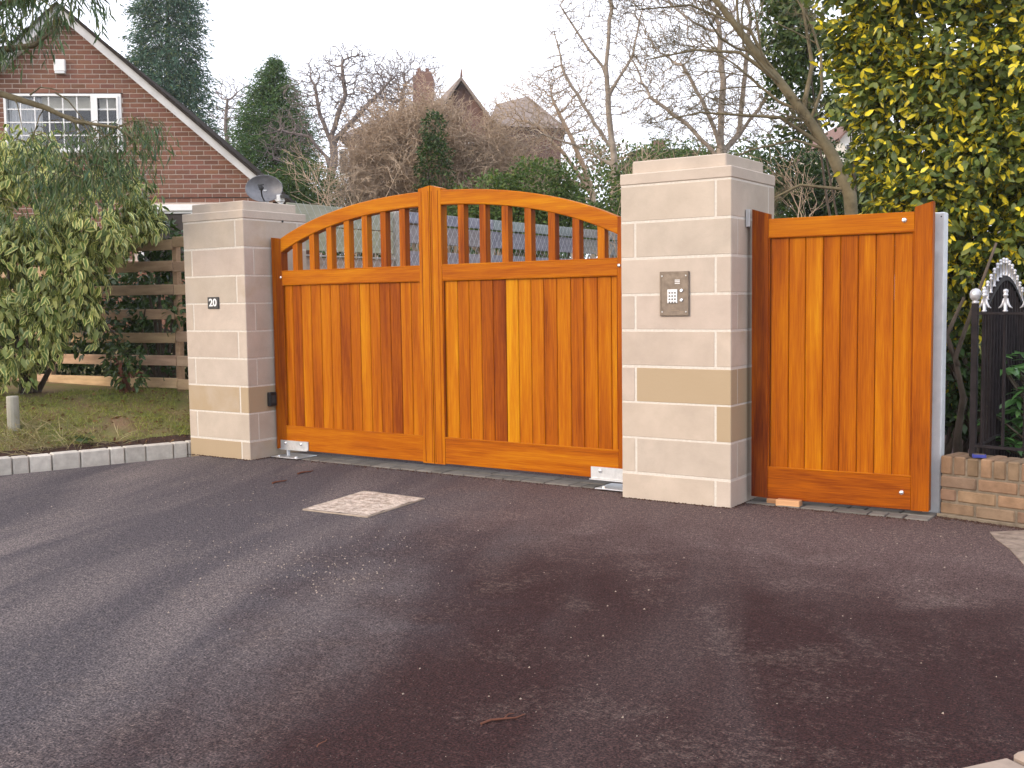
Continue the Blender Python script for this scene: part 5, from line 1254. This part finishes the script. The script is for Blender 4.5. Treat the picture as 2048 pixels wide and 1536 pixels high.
colonise('faint bare tree between the tall and small conifers', base_at(455, d), [[base_at(455, d), at(455, 330, d), at(452, 240, d), at(455, 200, d)]], [E(455, 235, d, 60, 85), E(440, 310, d, 50, 60), E(480, 200, d, 45, 50)], 5000, .16, .009, M['bark_grey'], 22)
d = 52
colonise('faint bare tree behind the chimney of the large brick house', base_at(800, d), [[base_at(800, d), at(800, 260, d), at(805, 190, d)]], [E(805, 175, d, 75, 80), E(850, 160, d, 55, 55), E(760, 180, d, 55, 60)], 6000, .20, .011, M['bark_grey'], 23)
d = 18
colonise('tall slender pale-trunked bare tree left of the keypad pillar', base_at(1225, d), [[base_at(1222, d), at(1228, 330, d), at(1218, 230, d), at(1212, 130, d), at(1222, 20, d), at(1212, -90, d)], [at(1222, 300, d), at(1180, 230, d), at(1130, 150, d), at(1110, 70, d)], [at(1216, 150, d), at(1165, 80, d), at(1120, 10, d)], [at(1218, 190, d), at(1265, 110, d), at(1285, 20, d)], [at(1225, 330, d), at(1150, 290, d), at(1085, 268, d)]],
    [E(1150, 70, d, 75, 120), E(1230, 0, d, 90, 130), E(1110, 180, d, 70, 70), E(1260, 150, d, 70, 90), E(1090, 270, d, 70, 40), E(1190, 220, d, 60, 80)], 8000, .10, .0042, M['bark_pale'], 24, jit=.28, rmax=.075)
d = 20
colonise('spreading brown bare tree behind the right gate leaf', base_at(1190, d), [[base_at(1190, d), at(1185, 390, d), at(1130, 310, d), at(1075, 250, d)], [at(1187, 385, d), at(1150, 290, d), at(1110, 210, d)], [at(1180, 380, d), at(1100, 340, d), at(1030, 320, d)], [at(1188, 400, d), at(1130, 390, d), at(1060, 385, d)]],
    [E(1060, 230, d, 100, 90), E(1130, 200, d, 80, 80), E(1020, 310, d, 90, 60), E(1120, 320, d, 90, 70), E(1060, 375, d, 100, 40), E(1200, 300, d, 70, 80), E(970, 330, d, 50, 50)], 11000, .09, .0044, M['bark_tan'], 25, jit=.38, rmax=.06)
d = 16
colonise('multi-stemmed bare tree fanning up behind the keypad pillar', base_at(1440, d), [[base_at(1440, d), at(1441, 290, d), at(1446, 180, d), at(1438, 60, d)], [at(1441, 310, d), at(1476, 270, d + .3), at(1490, 150, d + .4), at(1500, 50, d + .4)], [at(1441, 290, d), at(1405, 200, d - .3), at(1365, 130, d - .4)], [at(1441, 320, d), at(1375, 250, d), at(1300, 195, d)], [at(1476, 275, d + .3), at(1530, 200, d), at(1570, 130, d)]],
    [E(1380, 100, d, 130, 150), E(1470, 80, d, 120, 160), E(1310, 190, d, 90, 80), E(1540, 160, d, 80, 110), E(1440, 230, d, 140, 70), E(1280, 60, d, 70, 110), E(1420, -60, d, 180, 80)], 14000, .085, .0038, M['bark_pale'], 26, jit=.34, rmax=.065)
d = 11.5
bare('leaning olive-barked tree with long level limbs right of keypad pillar', base_at(1720, d), [([base_at(1735, d), at(1700, 390, d), at(1665, 310, d), at(1610, 230, d), at(1560, 165, d), at(1500, 90, d), at(1440, 10, d), at(1370, -60, d), at(1300, -150, d)], .078),
     ([at(1660, 300, d), at(1560, 235, d), at(1480, 230, d), at(1400, 225, d), at(1330, 240, d)], .024), ([at(1560, 165, d), at(1480, 105, d), at(1390, 100, d), at(1290, 120, d)], .026), ([at(1605, 225, d), at(1625, 130, d), at(1610, 40, d), at(1590, -60, d)], .03), ([at(1540, 140, d), at(1500, 60, d), at(1380, 10, d), at(1270, 20, d)], .024), ([at(1665, 310, d), at(1640, 250, d), at(1520, 215, d)], .02), ([at(1700, 380, d), at(1600, 370, d), at(1540, 400, d), at(1500, 430, d)], .02), ([at(1655, 300, d), at(1590, 280, d), at(1500, 300, d), at(1420, 340, d)], .018)],
     .1, 4, M['bark_olive'], 27, first=9, kids=(3, 5), ratio=(.5, .8), rmin=.0026, len=(.18, .36), upward=.05, spread=.6, wob=.22, start=.35)
# tan thicket of fine arching twigs in front of the big house
random.seed(31); d = 19.5
tk = []
for k in range(84):
    px = random.uniform(725, 1015); b0 = base_at(px, d + random.uniform(-1, 1)); h = 200 + abs(px - 850) * .55 + random.uniform(-15, 90)
    tx = px + random.uniform(-60, 60); tk.append(([b0, at(px, 430, d), at(px * .6 + tx * .4 + random.uniform(-15, 15), (430 + h) / 2, d), at(tx, h, d + random.uniform(-.6, .6))], .018))
bare('tan thicket of dense fine twigs smothering the large brick house', base_at(850, d), tk, .1, 2, M['bark_tan'], 32, name='twiggy_thicket', first=26, start=.3, kids=(6, 9), rmin=.0055, len=(.12, .27), upward=-.06, spread=.9, wob=.35)
tk = []
for k in range(16):
    px = random.uniform(1240, 1700) if k < 10 else random.uniform(640, 760); dd = 13 if k < 10 else 16; b0 = base_at(px, dd); tx = px + random.uniform(-80, 80)
    tk.append(([b0, at(px, 430, dd), at(tx, random.uniform(310, 380), dd)], .012))
for k, (pts, r_) in enumerate(tk):
    sp_ = bare('thin bare sapling growing along the hedge behind the keypad pillar and garden gate' if k < 10 else 'thin bare sapling by the round-headed tree behind the left gate leaf', pts[0], [(pts, r_)], .1, 2, M['bark_tan'], 330 + k, name='sapling_tree', first=7, start=.3, kids=(3, 5), rmin=.004, len=(.15, .3), upward=.1, spread=.7, wob=.25)
    sp_['group'] = 'bare saplings behind the right pillar' if k < 10 else 'bare saplings behind the left gate leaf'

# ================================================================== BIG VARIEGATED EVERGREEN ON THE RIGHT
random.seed(41)
bs = at(1985, 800, 7.8)
shrub('variegated_evergreen', 'tall evergreen with yellow-centred leaves towering over garden gate and railings', 'shrub',
      [E(1930, 120, 7.7, 180, 190), E(1800, 200, 7.9, 120, 130), E(1980, 330, 7.5, 150, 150), E(1850, 390, 7.6, 95, 80), E(1960, 480, 7.6, 110, 110), E(1780, 350, 8.0, 60, 90), E(1930, 600, 7.8, 55, 80), E(1905, 740, 8.0, 45, 110), E(1860, 320, 8.3, 110, 150), E(1960, 250, 8.3, 130, 200), E(1850, -60, 7.8, 200, 120), E(2080, 180, 7.4, 140, 260), E(1720, 90, 8.1, 70, 120), E(1840, 480, 7.8, 60, 60), E(2080, 450, 7.9, 80, 120)],
      40000, LEAF, (.048, .085), M['elaeagnus'], M['bark_dark'], (bs.x, bs.y, 0), droop=.15, singles=300, keep=.84, freq=5.5, stems=6, shell=(.42, 1.03), roll=.8, face=.9, lump=.34)
bs = at(1720, 700, 12.8)
shrub('holly_tree', 'open dark green small-leaved evergreen left of the yellow variegated one', 'tree',
      [E(1585, 60, 12.4, 70, 90), E(1560, 150, 12.4, 40, 60), E(1640, 200, 12.6, 60, 70), E(1600, 260, 12.9, 50, 40), E(1620, 60, 12.8, 80, 80), E(1690, 130, 12.8, 90, 110), E(1610, 160, 13, 45, 55), E(1730, 250, 12.8, 70, 80), E(1660, -30, 12.8, 110, 70), E(1740, 330, 12.8, 45, 70), E(1690, 230, 12.8, 40, 50), E(1560, 20, 12.8, 50, 50)],
      13000, LEAF, (.05, .085), M['ivy_leaf'], M['bark_dark'], (bs.x, bs.y, 0), droop=.1, keep=.60, freq=4.5, face=.8, stems=4, shell=(.2, 1.05), lump=.25)

hedge('dark undergrowth added to fill the shade behind the steel post and railing corner', [E(1905, 760, 7.9, 55, 160), E(1960, 800, 7.9, 60, 130), E(1900, 640, 8.1, 50, 90)], 2600, (.05, .09), 'dark_leaf', (1905, 900, 7.9), name='evergreen_bush', keep=.97)  # added dark leaves stand in for the shade between post and railings
# dark garden interior behind the railings: tangled trunk between post and railing
tr0 = at(1915, 800, 7.1)
tt_ = thing('gnarled_stump', (tr0.x, tr0.y, 0), 'gnarled red-brown stump between the steel post and railings', 'stump')
b = MB(); b.tube([(tr0.x + .02, tr0.y, 0), (tr0.x, tr0.y, .3), (tr0.x + .03, tr0.y + .02, .6), (tr0.x - .02, tr0.y, .85), (tr0.x + .08, tr0.y + .05, 1.2), (tr0.x + .2, tr0.y + .1, 1.6)], [.03, .025, .02, .016, .012, .008], 9)
b.build('trunk', M['bark_dark'], tt_, smooth=True); b = MB()
b.tube([(tr0.x, tr0.y, .8), (tr0.x - .08, tr0.y + .03, 1.0), (tr0.x + .02, tr0.y + .05, 1.25)], [.02, .016, .01], 7)
b.build('branch', M['bark_dark'], tt_, smooth=True)

# ================================================================== THE AIR
hz = MB().box(-62, 75, -42.7, 78, -1.0, 24).build('haze', [], None); hz['kind'] = 'stuff'
m = bpy.data.materials.new('winter_haze'); m.use_nodes = True; nt = m.node_tree; nt.nodes.clear()
pv = nt.nodes.new('ShaderNodeVolumePrincipled'); pv.inputs['Color'].default_value = (.92, .93, .97, 1); pv.inputs['Density'].default_value = .0007; pv.inputs['Anisotropy'].default_value = .2
mo = nt.nodes.new('ShaderNodeOutputMaterial'); nt.links.new(pv.outputs[0], mo.inputs['Volume'])
hz.data.materials.append(m)
